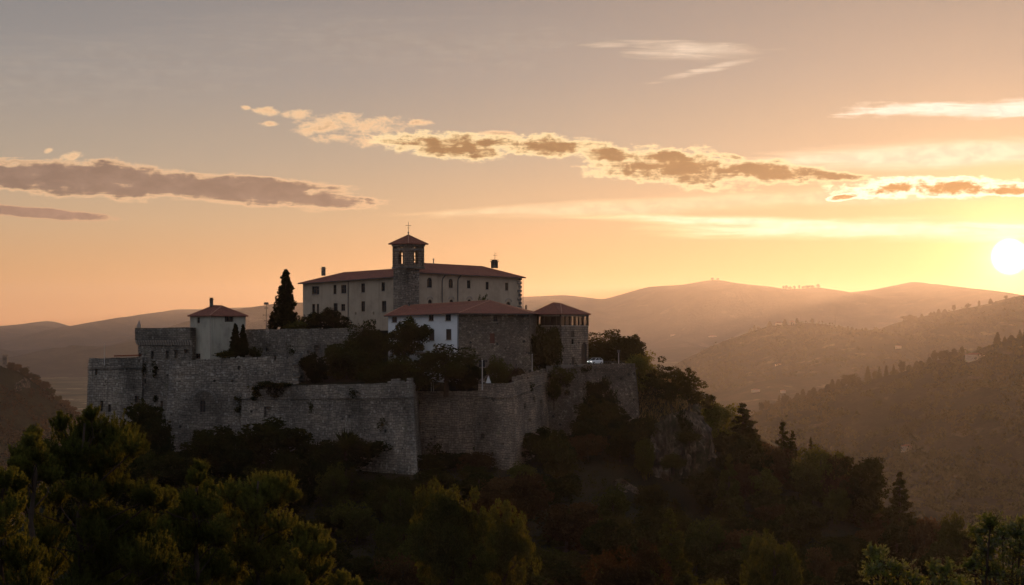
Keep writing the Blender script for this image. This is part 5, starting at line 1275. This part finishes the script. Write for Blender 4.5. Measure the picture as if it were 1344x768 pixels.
for px in [985, 990, 996, 1010, 1030, 1046, 1066, 1113, 1118, 1124, 1136, 1150, 1160, 1172, 1180, 1186, 1210, 1222, 1226, 1232, 1240, 1252, 1270, 1285, 1300, 1320]:
    small_tree(rg.choice(['cypress', 'broad_dark']), hill_crest('hills12', px, -1), rg.uniform(9, 18), rg.uniform(7, 14), 'tiny dark tree on the crest of the middle ridge', gm)
small_tree('broad_dark', hill_crest('hills12', 1197, -2), 22, 40, 'broad rounded clump tree on the crest of the middle ridge', None)
for px in [1028, 1032, 1037, 1043, 1049, 1054, 1060, 1066, 1074, 935, 942, 128, 133, 157, 163]:
    small_tree('broad_dark', hill_crest('mountains5', px, -3), rg.uniform(14, 24), rg.uniform(12, 26), 'tiny tree on the crest of the far mountains', 'trees on the far crest')
gl_ = 'trees on the hazy left hill'
for px in [15, 22, 31, 38, 47, 58, 66, 75, 84, 92, 100]:
    small_tree(rg.choice(['broad_dark', 'broad_red']), hill_crest('hills63', px, -1.5), rg.uniform(5, 8), rg.uniform(6, 10), 'small tree on the crest of the hazy left hill', gl_)
p = hill_crest('hills63', 43, 0); small_tree('umbrella', p, 7, 12, 'small umbrella pine on the crest of the hazy left hill', None)

def small_house(p, w, d, h, label, white=True, rot=0.3, m=None):
    w *= 1.45; d *= 1.45; h *= 1.4; e = empty('house', p); ax = Vector((math.cos(rot), math.sin(rot), 0)); ay = UP.cross(ax); c = [p - ax * w / 2 - ay * d / 2, p + ax * w / 2 - ay * d / 2, p + ax * w / 2 + ay * d / 2, p - ax * w / 2 + ay * d / 2]
    p = p + UP * 1.0; mb = MB(); zb = p.z - 22; zt = p.z + h; os_ = []
    for i in range(4):
        a, b = c[i], c[(i + 1) % 4]; L = (b - a).length; oo = [dict(s0=s - .5 / L, s1=s + .5 / L, z0=p.z + 1.2, z1=p.z + 2.6, typ='win', arch=False) for s in ((.25, .5, .75) if L > 8 else (.5,))]
        panel(mb, a, b, a, b, zb, zt, zt, oo, .25); os_ += oo
    mb.build('wall', m or ('white' if white else 'plaster'), e); wb = MB()
    for o in os_: a, b, c_, d_ = o['quad']; nn = -o['n'] * .2; wb = MB(); wb.quad(a + nn, b + nn, c_ + nn, d_ + nn); wb.build('window', 'glass', e)
    ev = [up(q, zt) for q in eave_corner(*c, .5)]; hip_roof(e, ev, (p - ax * w * .2 + UP * (h + d * .22), p + ax * w * .2 + UP * (h + d * .22)), .2, caps=False)
    tag(e, label, 'house')
small_house(hill_point('hills44', 1279, 472), 26, 12, 7, 'long pale house just below the crest of the near right ridge', False, .2)
small_house(hill_point('hills44', 1190, 592), 12, 8, 5, 'pale farmhouse far down the shaded slope of the near right ridge', False, .5)
small_house(hill_crest('hills12', 1022), 26, 16, 11, 'left house on the rounded top of the middle ridge', False)
small_house(hill_crest('hills12', 1040), 20, 16, 13, 'tall house on the rounded top of the middle ridge, right of the other', False, .1)
small_house(hill_point('hills12', 1024, 481), 30, 12, 7, 'long pale farm on the front slope of the middle ridge', False, .1)
small_house(hill_point('hills12', 992, 516), 24, 12, 7, 'pale farm low on the left slope of the middle ridge', False, .4)
small_house(hill_point('hills12', 1028, 514), 14, 11, 7, 'small white house low on the slope right of the pale farm', False, .2)
small_house(hill_point('hills12', 1179, 459), 22, 12, 7, 'pale house high on the slope under the middle ridge', False, -.1)
small_house(hill_point('mountains5', 934, 441), 70, 26, 9, 'long pale building across the valley left of the middle ridge', False, .05)
small_house(hill_point('mountains5', 882, 439), 44, 24, 9, 'pale building across the valley nearest the dark tree by the car', False, .05)
for px, pt, lab in ((1051, 410, 'thin mast on the middle ridge just right of the tall house'), (1096, 412, 'tall thin mast on the middle ridge, far right of the houses'), (1073, 419, 'short thin mast on the middle ridge between the two tall masts')):
    b = hill_crest('hills12', px, -2); e = empty('radio_mast', b); t = Vector((b.x, b.y, ZZ(pt, b.y))); mb = MB(); mb.tube([b, t], [2.5, 1.4], 6); mb.build('shaft', 'metal', e)
    mb = MB(); mb.bar(t - UP * 4 - Vector((2, 0, 0)), t - UP * 4 + Vector((2, 0, 0)), .5); mb.bar(t - UP * 8 - Vector((1.5, 0, 0)), t - UP * 8 + Vector((1.5, 0, 0)), .5); mb.build('antenna', 'metal', e); tag(e, lab, 'mast')
def ruin(p, w, h, label):
    e = empty('ruined_tower', p); mb = MB(); c = [p + Vector((i * w / 2, j * w / 2, 0)) for i, j in ((-1, -1), (1, -1), (1, 1), (-1, 1))]
    for i in range(4):
        a, b = c[i], c[(i + 1) % 4]; oo = [dict(s0=.4, s1=.6, z0=p.z + h * .6, z1=p.z + h * .78, typ='slit', arch=False)]
        panel(mb, a, b, a, b, p.z - 6, p.z + h, p.z + h, oo, .8)
    mb.quad(*[up(q, p.z + h - .8) for q in c]); mb.build('wall', 'stone', e)
    mb = MB()
    for i in range(4):
        for t in (.0, .35, .7): q = c[i].lerp(c[(i + 1) % 4], t + .08); mb.box(up(q, p.z + h), w * .16, w * .16, h * .13)
    mb.build('battlements', 'stone', e); tag(e, label, 'tower')
ruin(hill_crest('hills63', 7, -1), 8, 20, 'small ruined tower on top of the hazy left hill')
ruin(hill_crest('mountains5', 144.5, -12), 44, 92, 'tiny tower on the crest of the far left mountains')
pc = hill_crest('hills63', 28, -7)
mbq = None
o = cliff('small sunlit rock scar high on the hazy left hill', [(20, 3210, 503, 511), (27, 3205, 499, 510), (34, 3210, 495, 507), (38, 3225, 498, 506)], 33, 1.2, 40, 24)

# ------------------------------------------------------------------ foreground pines
def pine(label, tpx, Y, tip_py, pads, seed, lean=0.0, zbase=None):
    """pads: (px, py, r_px) foliage pads carried by branches from one trunk"""
    rg = np.random.default_rng(seed); x0 = (tpx - CX) / F * Y; g = gz1(x0, Y)
    root = empty('pine_tree', (x0, Y, g)); tag(root, label, 'pine tree')
    top = P(tpx + lean, tip_py, Y); trunk = [Vector((x0 - lean / F * Y * .6, Y, g - .5))]
    nseg = 9
    for i in range(1, nseg): t = i / nseg; trunk.append(trunk[0].lerp(top, t) + Vector((rg.normal() * .16, rg.normal() * .12, 0)))
    trunk.append(top); H = top.z - g
    mb = MB(); mb.tube(trunk, [.24 * (1 - i / nseg) + .035 for i in range(nseg + 1)], 10)
    A_ = []; D_ = []
    br = MB()
    extra = [(px + rg.uniform(-.55, .55) * r, py + rg.uniform(.1, .9) * r, r * rg.uniform(.6, .95)) for px, py, r in pads if r > 15 and rg.uniform() < (.9 if py > 680 else .5)]
    for (px, py, r) in list(pads) + extra:
        dep = rg.uniform(-1, 1) * (1.0 + r * .03)
        c = P(px, py, Y + dep); rw = r / F * Y
        # joint on the trunk a little below the pad
        zt = min(c.z - .25 * abs(c.x - x0) - .3, top.z - .4); t = max(0.05, (zt - trunk[0].z) / max(.1, (top.z - trunk[0].z))); t = max(.04, t - rg.uniform(0, .9) / H); j = trunk[0].lerp(top, min(t, .97))
        mid = j.lerp(c, .55) + Vector((rg.normal() * .12, rg.normal() * .12, -.05 * (c - j).length)); L = (c - j).length; rb = min(.055, .014 + .011 * L)
        br.tube([j, mid, c + Vector((0, 0, -rw * .25))], [rb, rb * .7, rb * .35], 6)
        nt = int(30 + 52 * rw)
        for k in range(nt):
            d = rg.normal(size=3); d /= np.linalg.norm(d); d[2] = abs(d[2]) * .95 - .25 + rg.uniform(0, .25)
            s = np.array(c) + np.array([0, 0, -rw * .35]) + rg.normal(size=3) * rw * .18; e = np.array(c) + d * rw * rg.uniform(.55, 1.05) * np.array([1, 1, .9])
            e2 = e + np.array([d[0] * .1, d[1] * .1, rg.uniform(.10, .34)])          # upturned candle
            if rg.uniform() < .45: br.tube([s, s * .4 + e * .6, e], [.012, .009, .005], 4)
            n = max(3, int(np.linalg.norm(e - s) / .085))
            for q in range(n + 6):
                if q <= n: tt = .25 + .75 * q / n; p = s + (e - s) * tt; dd = (e - s)
                else: tt = (q - n) / 6; p = e + (e2 - e) * tt; dd = (e2 - e)
                A_.append(p); D_.append(dd / (np.linalg.norm(dd) + 1e-6))
    A_ = np.array(A_); D_ = np.array(D_); per = 11; N = len(A_) * per
    a = np.repeat(A_, per, 0); d = np.repeat(D_, per, 0); rnd = rg.normal(size=(N, 3)); rnd -= d * (rnd * d).sum(1)[:, None]; rnd /= np.linalg.norm(rnd, axis=1)[:, None]
    nd_ = d * rg.uniform(.35, 1.1, N)[:, None] + rnd * rg.uniform(.5, 1.0, N)[:, None] + np.array([0, 0, .2]); nd_ /= np.linalg.norm(nd_, axis=1)[:, None]
    L = rg.uniform(.05, .10, N)[:, None]; w = np.cross(nd_, rg.normal(size=(N, 3))); w /= np.linalg.norm(w, axis=1)[:, None]; w *= .010
    a = a + rg.normal(size=(N, 3)) * .012
    v = np.stack([a - w, a + w, a + nd_ * L], 1).reshape(-1, 3)
    mb.build('trunk', 'bark', root, smooth=True); br.build('branches', 'bark', root)
    np_obj('needles', v - np.array([x0, Y, g]), np.arange(N * 3).reshape(-1, 3), 'leaf_pine', parent=root)
pine('largest foreground pine at the lower left with bare branches and visible trunk', 103, 60, 556,
     [(150, 572, 30), (172, 590, 20), (95, 578, 26), (122, 562, 20), (120, 548, 9), (80, 560, 12), (118, 590, 28), (150, 604, 26), (60, 596, 18), (84, 618, 30), (130, 616, 26), (128, 680, 26), (175, 715, 26), (120, 705, 26), (148, 642, 26), (112, 650, 28), (74, 652, 26), (190, 652, 22),
      (213, 662, 18), (36, 662, 24), (60, 700, 34), (150, 690, 26), (185, 690, 24), (208, 700, 22), (140, 730, 34), (182, 735, 34), (60, 745, 36), (215, 742, 28), (20, 735, 30), (100, 778, 30), (150, 775, 30)], 1, 8)
pine('slim dark pine tip at the far left, beside the largest foreground pine', 42, 56, 566, [(44, 576, 9), (40, 588, 12), (26, 600, 12), (50, 602, 14), (36, 615, 18), (22, 618, 12), (58, 612, 12), (40, 635, 20), (66, 630, 14)], 2, 2)
pine('pine with a narrow pointed crown between the largest pine and the broad one', 258, 66, 608,
     [(263, 618, 9), (258, 632, 13), (266, 648, 17), (250, 660, 17), (272, 672, 20), (240, 680, 20), (226, 692, 18), (205, 660, 14), (222, 652, 10), (258, 700, 26), (286, 706, 18), (232, 722, 26), (272, 738, 30), (250, 765, 28)], 3, 4)
pine('broad foreground pine with golden tips right of the pointed one', 335, 70, 632,
     [(303, 650, 20), (288, 664, 16), (345, 638, 22), (372, 640, 18), (330, 656, 24), (364, 662, 22), (384, 655, 10), (300, 684, 24), (335, 690, 28), (368, 690, 22), (318, 722, 30), (356, 728, 30), (300, 752, 28), (340, 768, 30), (378, 765, 24)], 4, 4)
pine('low foreground pine at the bottom edge, right of the broad one', 405, 74, 692, [(398, 700, 16), (418, 706, 15), (426, 722, 13), (405, 724, 22), (392, 742, 22), (420, 748, 20), (446, 764, 14), (380, 772, 26), (462, 772, 12), (410, 775, 26)], 5, 2)
pine('pine filling the lower left corner', 4, 50, 622, [(5, 634, 16), (22, 640, 11), (-18, 640, 20), (12, 658, 22), (0, 690, 34), (-30, 690, 30), (10, 725, 34), (-10, 760, 34), (36, 768, 30)], 6, 0)

# ------------------------------------------------------------------ foreground leafy branches at the right
def leafy(label, tpx, Y, tip_py, pads, seed):
    rg = np.random.default_rng(seed); x0 = (tpx - CX) / F * Y; g = gz1(x0, Y); root = empty('leafy_tree', (x0, Y, g)); tag(root, label, 'tree')
    base = Vector((x0, Y, g - .4)); fork = Vector((x0, Y, g + .55 * (ZZ(768, Y) - g)))
    mb = MB(); mb.tube([base, base.lerp(fork, .5) + Vector((.1, 0, 0)), fork], [.2, .16, .12], 10); br = MB(); C_ = []; D_ = []
    for px, py, r in pads:
        c = P(px, py, Y + rg.uniform(-.6, .6)); rw = r / F * Y; br.tube([fork, fork.lerp(c, .5) + Vector((rg.normal() * .1, 0, -.15)), c], [.05, .03, .012], 6)
        for k in range(int(20 + 60 * rw)):
            d = rg.normal(size=3); d /= np.linalg.norm(d); d[2] = d[2] * .7 + .35; s = np.array(c) + rg.normal(size=3) * rw * .2; e = s + d * rw * rg.uniform(.6, 1.0)
            br.tube([s, s * .5 + e * .5 + np.array([0, 0, .02]), e], [.007, .005, .003], 4)
            for q in range(9):
                p = s + (e - s) * (.2 + .8 * q / 8); C_.append(p); D_.append(d + rg.normal(size=3) * .8 + np.array([0, 0, .2]))
            for q in range(4): C_.append(e + rg.normal(size=3) * .01); D_.append(d + rg.normal(size=3) * .5 + np.array([0, 0, .5]))
    C_ = np.array(C_); D_ = np.array(D_); D_ /= np.linalg.norm(D_, axis=1)[:, None]; N = len(C_); w = np.cross(D_, rg.normal(size=(N, 3))); w /= np.linalg.norm(w, axis=1)[:, None]
    L = rg.uniform(.045, .085, N)[:, None]; nn = np.cross(D_, w) * .008
    v = np.stack([C_, C_ + D_ * L * .5 + w * L * .26 + nn, C_ + D_ * L, C_ + D_ * L * .5 - w * L * .26 + nn], 1).reshape(-1, 3)
    mb.build('trunk', 'bark', root, smooth=True); br.build('branches', 'bark', root)
    np_obj('leaves', v - np.array([x0, Y, g]), np.arange(N * 4).reshape(-1, 4), 'leaf_gloss', parent=root)
leafy('nearest leafy tree in the lower right corner', 1300, 32, 680, [(1300, 690, 16), (1286, 700, 14), (1316, 704, 20), (1340, 700, 18), (1296, 724, 22), (1330, 730, 28), (1352, 722, 26), (1278, 742, 16), (1300, 755, 26), (1335, 765, 30), (1365, 750, 30)], 8)
leafy('low leafy treetop left of the one in the lower right corner', 1170, 36, 716, [(1150, 728, 13), (1160, 742, 18), (1143, 752, 16), (1180, 752, 16), (1200, 764, 14), (1165, 768, 22), (1185, 780, 20)], 9)
leafy('small leafy treetop between the two leafy trees at the lower right', 1235, 38, 735, [(1225, 746, 11), (1243, 748, 13), (1236, 764, 18), (1262, 766, 14), (1258, 778, 18), (1220, 778, 14)], 10)

# ------------------------------------------------------------------ haze
mb = MB(); x0, x1, y0, y1, z0, z1 = -18300, 18300, -700, 38800, VALLEY - 5, 820
mb.prism([Vector((x0, y0, 0)), Vector((x1, y0, 0)), Vector((x1, y1, 0)), Vector((x0, y1, 0))], z1, z0)
m, nt = mat('haze_air'); pv = nd(nt, 'ShaderNodeVolumePrincipled')
pv.inputs['Color'].default_value = (0.80, 0.80, 0.92, 1); pv.inputs['Density'].default_value = 1.4e-5; pv.inputs['Anisotropy'].default_value = 0.68
o_ = nd(nt, 'ShaderNodeOutputMaterial'); nt.links.new(pv.outputs[0], o_.inputs['Volume'])
hz = mb.build('haze', m); tag(hz, 'pale warm evening haze in the valley air', 'haze', kind='stuff')

# ------------------------------------------------------------------ sky
def c_(r, g, b):      # sRGB 0-255 to linear
    f = lambda v: ((v / 255 + .055) / 1.055) ** 2.4 if v > 10 else v / 255 / 12.92
    return (f(r), f(g), f(b))
w = bpy.data.worlds.new("World"); bpy.context.scene.world = w; w.use_nodes = True; nt = w.node_tree; nt.nodes.clear()
tc = nd(nt, 'ShaderNodeTexCoord'); sep = nd(nt, 'ShaderNodeSeparateXYZ'); nrmz = nd(nt, 'ShaderNodeVectorMath', operation='NORMALIZE'); nt.links.new(tc.outputs['Generated'], nrmz.inputs[0]); nt.links.new(nrmz.outputs[0], sep.inputs[0])
X_, Y_, Z_ = sep.outputs
az = mth(nt, 'MULTIPLY', mth(nt, 'ARCTAN2', X_, Y_), F); el = mth(nt, 'MULTIPLY', mth(nt, 'ARCSINE', Z_), F)      # in units of 1/2508 rad
sky = nd(nt, 'ShaderNodeTexSky'); sky.sky_type = 'NISHITA'; sky.sun_disc = False; sky.sun_elevation = SUN_EL; sky.sun_rotation = SUN_AZ
sky.altitude = 300; sky.air_density = 1.0; sky.dust_density = 2.0; sky.ozone_density = 1.0
dt = nd(nt, 'ShaderNodeVectorMath', operation='DOT_PRODUCT'); nt.links.new(nrmz.outputs[0], dt.inputs[0]); dt.inputs[1].default_value = SUN_DIR
th = mth(nt, 'ARCCOSINE', mth(nt, 'MINIMUM', dt.outputs['Value'], .999999))     # angle from the sun, radians
eln = mth(nt, 'DIVIDE', el, F * 1.5708, clamp=True)
# thin evening veil: its colour by height, warm towards the sun, cool behind
deg = 1 / 90
warm = ramp(nt, eln, [(0, c_(222, 152, 96)), (1.5 * deg, c_(216, 162, 108)), (3.2 * deg, c_(199, 168, 133)), (5 * deg, c_(172, 159, 143)), (7.5 * deg, c_(146, 144, 143)), (10 * deg, c_(130, 131, 134)), (25 * deg, c_(136, 140, 150)), (1, c_(172, 178, 192))])
cool = ramp(nt, eln, [(0, c_(112, 110, 116)), (8 * deg, c_(132, 134, 144)), (30 * deg, c_(160, 166, 180)), (1, c_(172, 178, 192))])
base = mix(nt, rng_(nt, th, .5, 1.5), warm, cool)
def gauss(x, s): return mth(nt, 'POWER', 2.71828, mth(nt, 'MULTIPLY', mth(nt, 'DIVIDE', x, s), -1.0))
g1 = gauss(th, .10); g2 = gauss(th, .024)
def addc(a, fac, col):
    return mix(nt, 1.0, a, mix(nt, 1.0, mix(nt, fac, (0, 0, 0), (1, 1, 1)), col, 'MULTIPLY'), 'ADD')
base = addc(base, g1, (.26, .115, .02)); base = addc(base, g2, (1.4, .78, .28))
nis = mix(nt, 1.0, sky.outputs[0], (.10, .10, .10), 'MULTIPLY')
base = mix(nt, .08, base, nis)
# clouds, placed by azimuth and height above the horizon
comb = nd(nt, 'ShaderNodeCombineXYZ'); nt.links.new(az, comb.inputs[0]); nt.links.new(el, comb.inputs[1])
def cnoise(sx, sy, det, rough, dist=0.0, off=0):
    mp = nd(nt, 'ShaderNodeMapping'); mp.inputs['Scale'].default_value = (sx, sy, 1); mp.inputs['Location'].default_value = (off, off * .7, off); nt.links.new(comb.outputs[0], mp.inputs['Vector'])
    return noise(nt, mp.outputs[0], 1.0, det, rough, dist)
puff = cnoise(.028, .055, 9, .62, .3, 2); puffb = cnoise(.011, .03, 6, .55, .2, 14); fine_ = cnoise(.075, .13, 6, .68, .4, 31); wisp = cnoise(.006, .07, 8, .62, 1.2, 5)
def centre(px, py):
    a = math.atan((px - CX) / F); return a * F, math.atan((HZ - py) / F * math.cos(a)) * F
def blob(px, py, a, b, tilt=0.0):
    cx, cy = centre(px, py); t = R(tilt); dx = mth(nt, 'SUBTRACT', az, cx); dy = mth(nt, 'SUBTRACT', el, cy)
    u = mth(nt, 'ADD', mth(nt, 'MULTIPLY', dx, math.cos(t) / a), mth(nt, 'MULTIPLY', dy, math.sin(t) / a)); v_ = mth(nt, 'ADD', mth(nt, 'MULTIPLY', dx, -math.sin(t) / b), mth(nt, 'MULTIPLY', dy, math.cos(t) / b))
    return mth(nt, 'SUBTRACT', 1.0, mth(nt, 'ADD', mth(nt, 'MULTIPLY', u, u), mth(nt, 'MULTIPLY', v_, v_)))
def field(blobs, terms):
    q = None
    for b in blobs: x = blob(*b); q = x if q is None else mth(nt, 'MAXIMUM', q, x)
    q = mth(nt, 'MAXIMUM', q, -3.0)
    for n_, k in terms: q = mth(nt, 'ADD', q, mth(nt, 'MULTIPLY', mth(nt, 'SUBTRACT', n_, .5), k))
    return q
def cloud(base, blobs, terms, e0, e1, c0, c1, rim, body, opa=1.0):
    q = field(blobs, terms); body = mix(nt, rng_(nt, puff, .35, .65), body, tuple(x * .78 for x in body)); col = mix(nt, rng_(nt, q, c0, c1), rim, body)
    return mix(nt, mth(nt, 'MULTIPLY', rng_(nt, q, e0, e1), opa), base, col)
# high soft bands
base = cloud(base, [(1250, 203, 260, 20, 1), (1120, 207, 150, 10, 2)], [(wisp, 1.8)], -.3, .9, 0, 1, c_(248, 216, 176), c_(262, 238, 204), .9)
base = cloud(base, [(900, 268, 330, 13, 2.5), (1120, 257, 220, 14, 1), (700, 276, 200, 5, 2)], [(wisp, 2.0)], -.3, .9, 0, 1, c_(240, 202, 152), c_(250, 220, 174), .85)
base = cloud(base, [(1140, 299, 330, 15, .3), (1000, 292, 260, 8, -2), (1300, 303, 180, 16, 0)], [(wisp, 2.0)], -.25, .8, .2, 1.2, c_(255, 220, 162), c_(280, 262, 222), .97)
base = cloud(base, [(60, 100, 500, 60, 4), (500, 60, 400, 50, 0)], [(wisp, 3.0)], -.2, 1.8, 0, 1, c_(168, 158, 150), c_(176, 164, 152), .45)
# bright wisps
base = cloud(base, [(905, 67, 125, 15, -2), (925, 92, 85, 6, 12), (800, 60, 40, 5, 0)], [(wisp, 3.0)], .0, 1.3, 0, 1, c_(214, 188, 160), c_(236, 214, 190), .85)
base = cloud(base, [(1235, 143, 145, 13, -1), (1330, 143, 90, 15, 0), (1150, 148, 70, 7, 2)], [(wisp, 2.2), (puff, 1.6)], .15, 1.0, 0, 1, c_(250, 220, 184), c_(275, 258, 236), .98)
# left bank
base = cloud(base, [(115, 236, 175, 26, -3), (290, 247, 190, 22, -4), (15, 232, 130, 18, -2), (420, 262, 95, 11, -3)], [(puff, 1.3), (puffb, 1.6), (fine_, .6), (wisp, 1.3)], -.15, .42, .12, .6, c_(244, 198, 150), c_(146, 120, 104), .97)
base = cloud(base, [(45, 279, 110, 8, -4)], [(puff, 1.2), (puffb, 1.2), (fine_, .8)], .0, .5, .1, .6, c_(232, 176, 132), c_(164, 128, 110), .9)
# scattered puffs
base = cloud(base, [(350, 146, 22, 7, 0), (388, 150, 24, 7, 3), (322, 142, 8, 4, 0), (430, 163, 50, 14, 8), (490, 166, 62, 13, 0), (440, 183, 34, 8, -3), (495, 186, 60, 9, 0), (552, 161, 20, 5, 2), (650, 177, 34, 6, 0), (97, 204, 17, 6, 8), (63, 198, 7, 4, 20), (352, 162, 16, 4, 0)], [(puff, 4.2), (fine_, 1.4)], .0, 1.2, .6, 2.2, c_(250, 208, 160), c_(206, 164, 126), .95)
# golden brown chain
base = cloud(base, [(590, 192, 100, 20, -3), (720, 193, 90, 16, -2), (800, 203, 60, 15, -8), (890, 220, 130, 27, -5), (1010, 227, 105, 17, -5), (1095, 231, 50, 8, -6), (955, 205, 30, 5, -8)], [(puff, 2.6), (puffb, 1.4), (fine_, 1.1), (wisp, 1.5)], -.15, .55, .22, 1.0, c_(268, 236, 178), c_(158, 117, 72), .98)
base = cloud(base, [(1215, 246, 115, 15, 0), (1330, 248, 60, 9, 0), (1110, 258, 22, 5, 10)], [(puff, 2.6), (puffb, 1.0), (fine_, 1.3), (wisp, 1.2)], -.2, .4, .40, 1.0, c_(300, 280, 236), c_(200, 138, 66), .98)
# sun disc seen through thin cloud
base = addc(base, rng_(nt, th, 25 / F, 12 / F), (6, 5.3, 3.9)); base = addc(base, gauss(th, .0075), (1.8, 1.25, .6))
below = rng_(nt, el, -60.0, -10.0); base = mix(nt, below, (.10, .09, .085), base)
bg = nd(nt, 'ShaderNodeBackground'); nt.links.new(base, bg.inputs[0]); bg.inputs[1].default_value = 1.0
wo = nd(nt, 'ShaderNodeOutputWorld'); nt.links.new(bg.outputs[0], wo.inputs[0])

sl = bpy.data.lights.new('sun', 'SUN'); sl.energy = 3.7; sl.color = (1.0, .50, .20); sl.angle = R(.53)
so = bpy.data.objects.new('sun', sl); COL.objects.link(so); so.rotation_euler = (-SUN_DIR).to_track_quat('-Z', 'Y').to_euler(); so.location = SUN_DIR * 500

cam = bpy.data.cameras.new('camera'); co = bpy.data.objects.new('camera', cam); COL.objects.link(co); co.location = (0, 0, 0); co.rotation_euler = (R(90), 0, 0)
cam.sensor_width = 36; cam.lens = 36 * F / 1344; cam.shift_y = (HZ - 384) / 1344; cam.clip_end = 60000; cam.clip_start = .5
sc = bpy.context.scene; sc.camera = co
sc.view_settings.view_transform = 'Standard'; sc.view_settings.look = 'None'; sc.view_settings.exposure = 0; sc.view_settings.gamma = 1
sc.render.engine = 'CYCLES'; cy = sc.cycles; cy.max_bounces = 5; cy.diffuse_bounces = 3; cy.glossy_bounces = 2; cy.transmission_bounces = 3; cy.volume_bounces = 0; cy.use_adaptive_sampling = True; cy.adaptive_threshold = 0.005; cy.transparent_max_bounces = 8
cy.use_denoising = True; cy.sample_clamp_indirect = 4; cy.caustics_reflective = False; cy.caustics_refractive = False
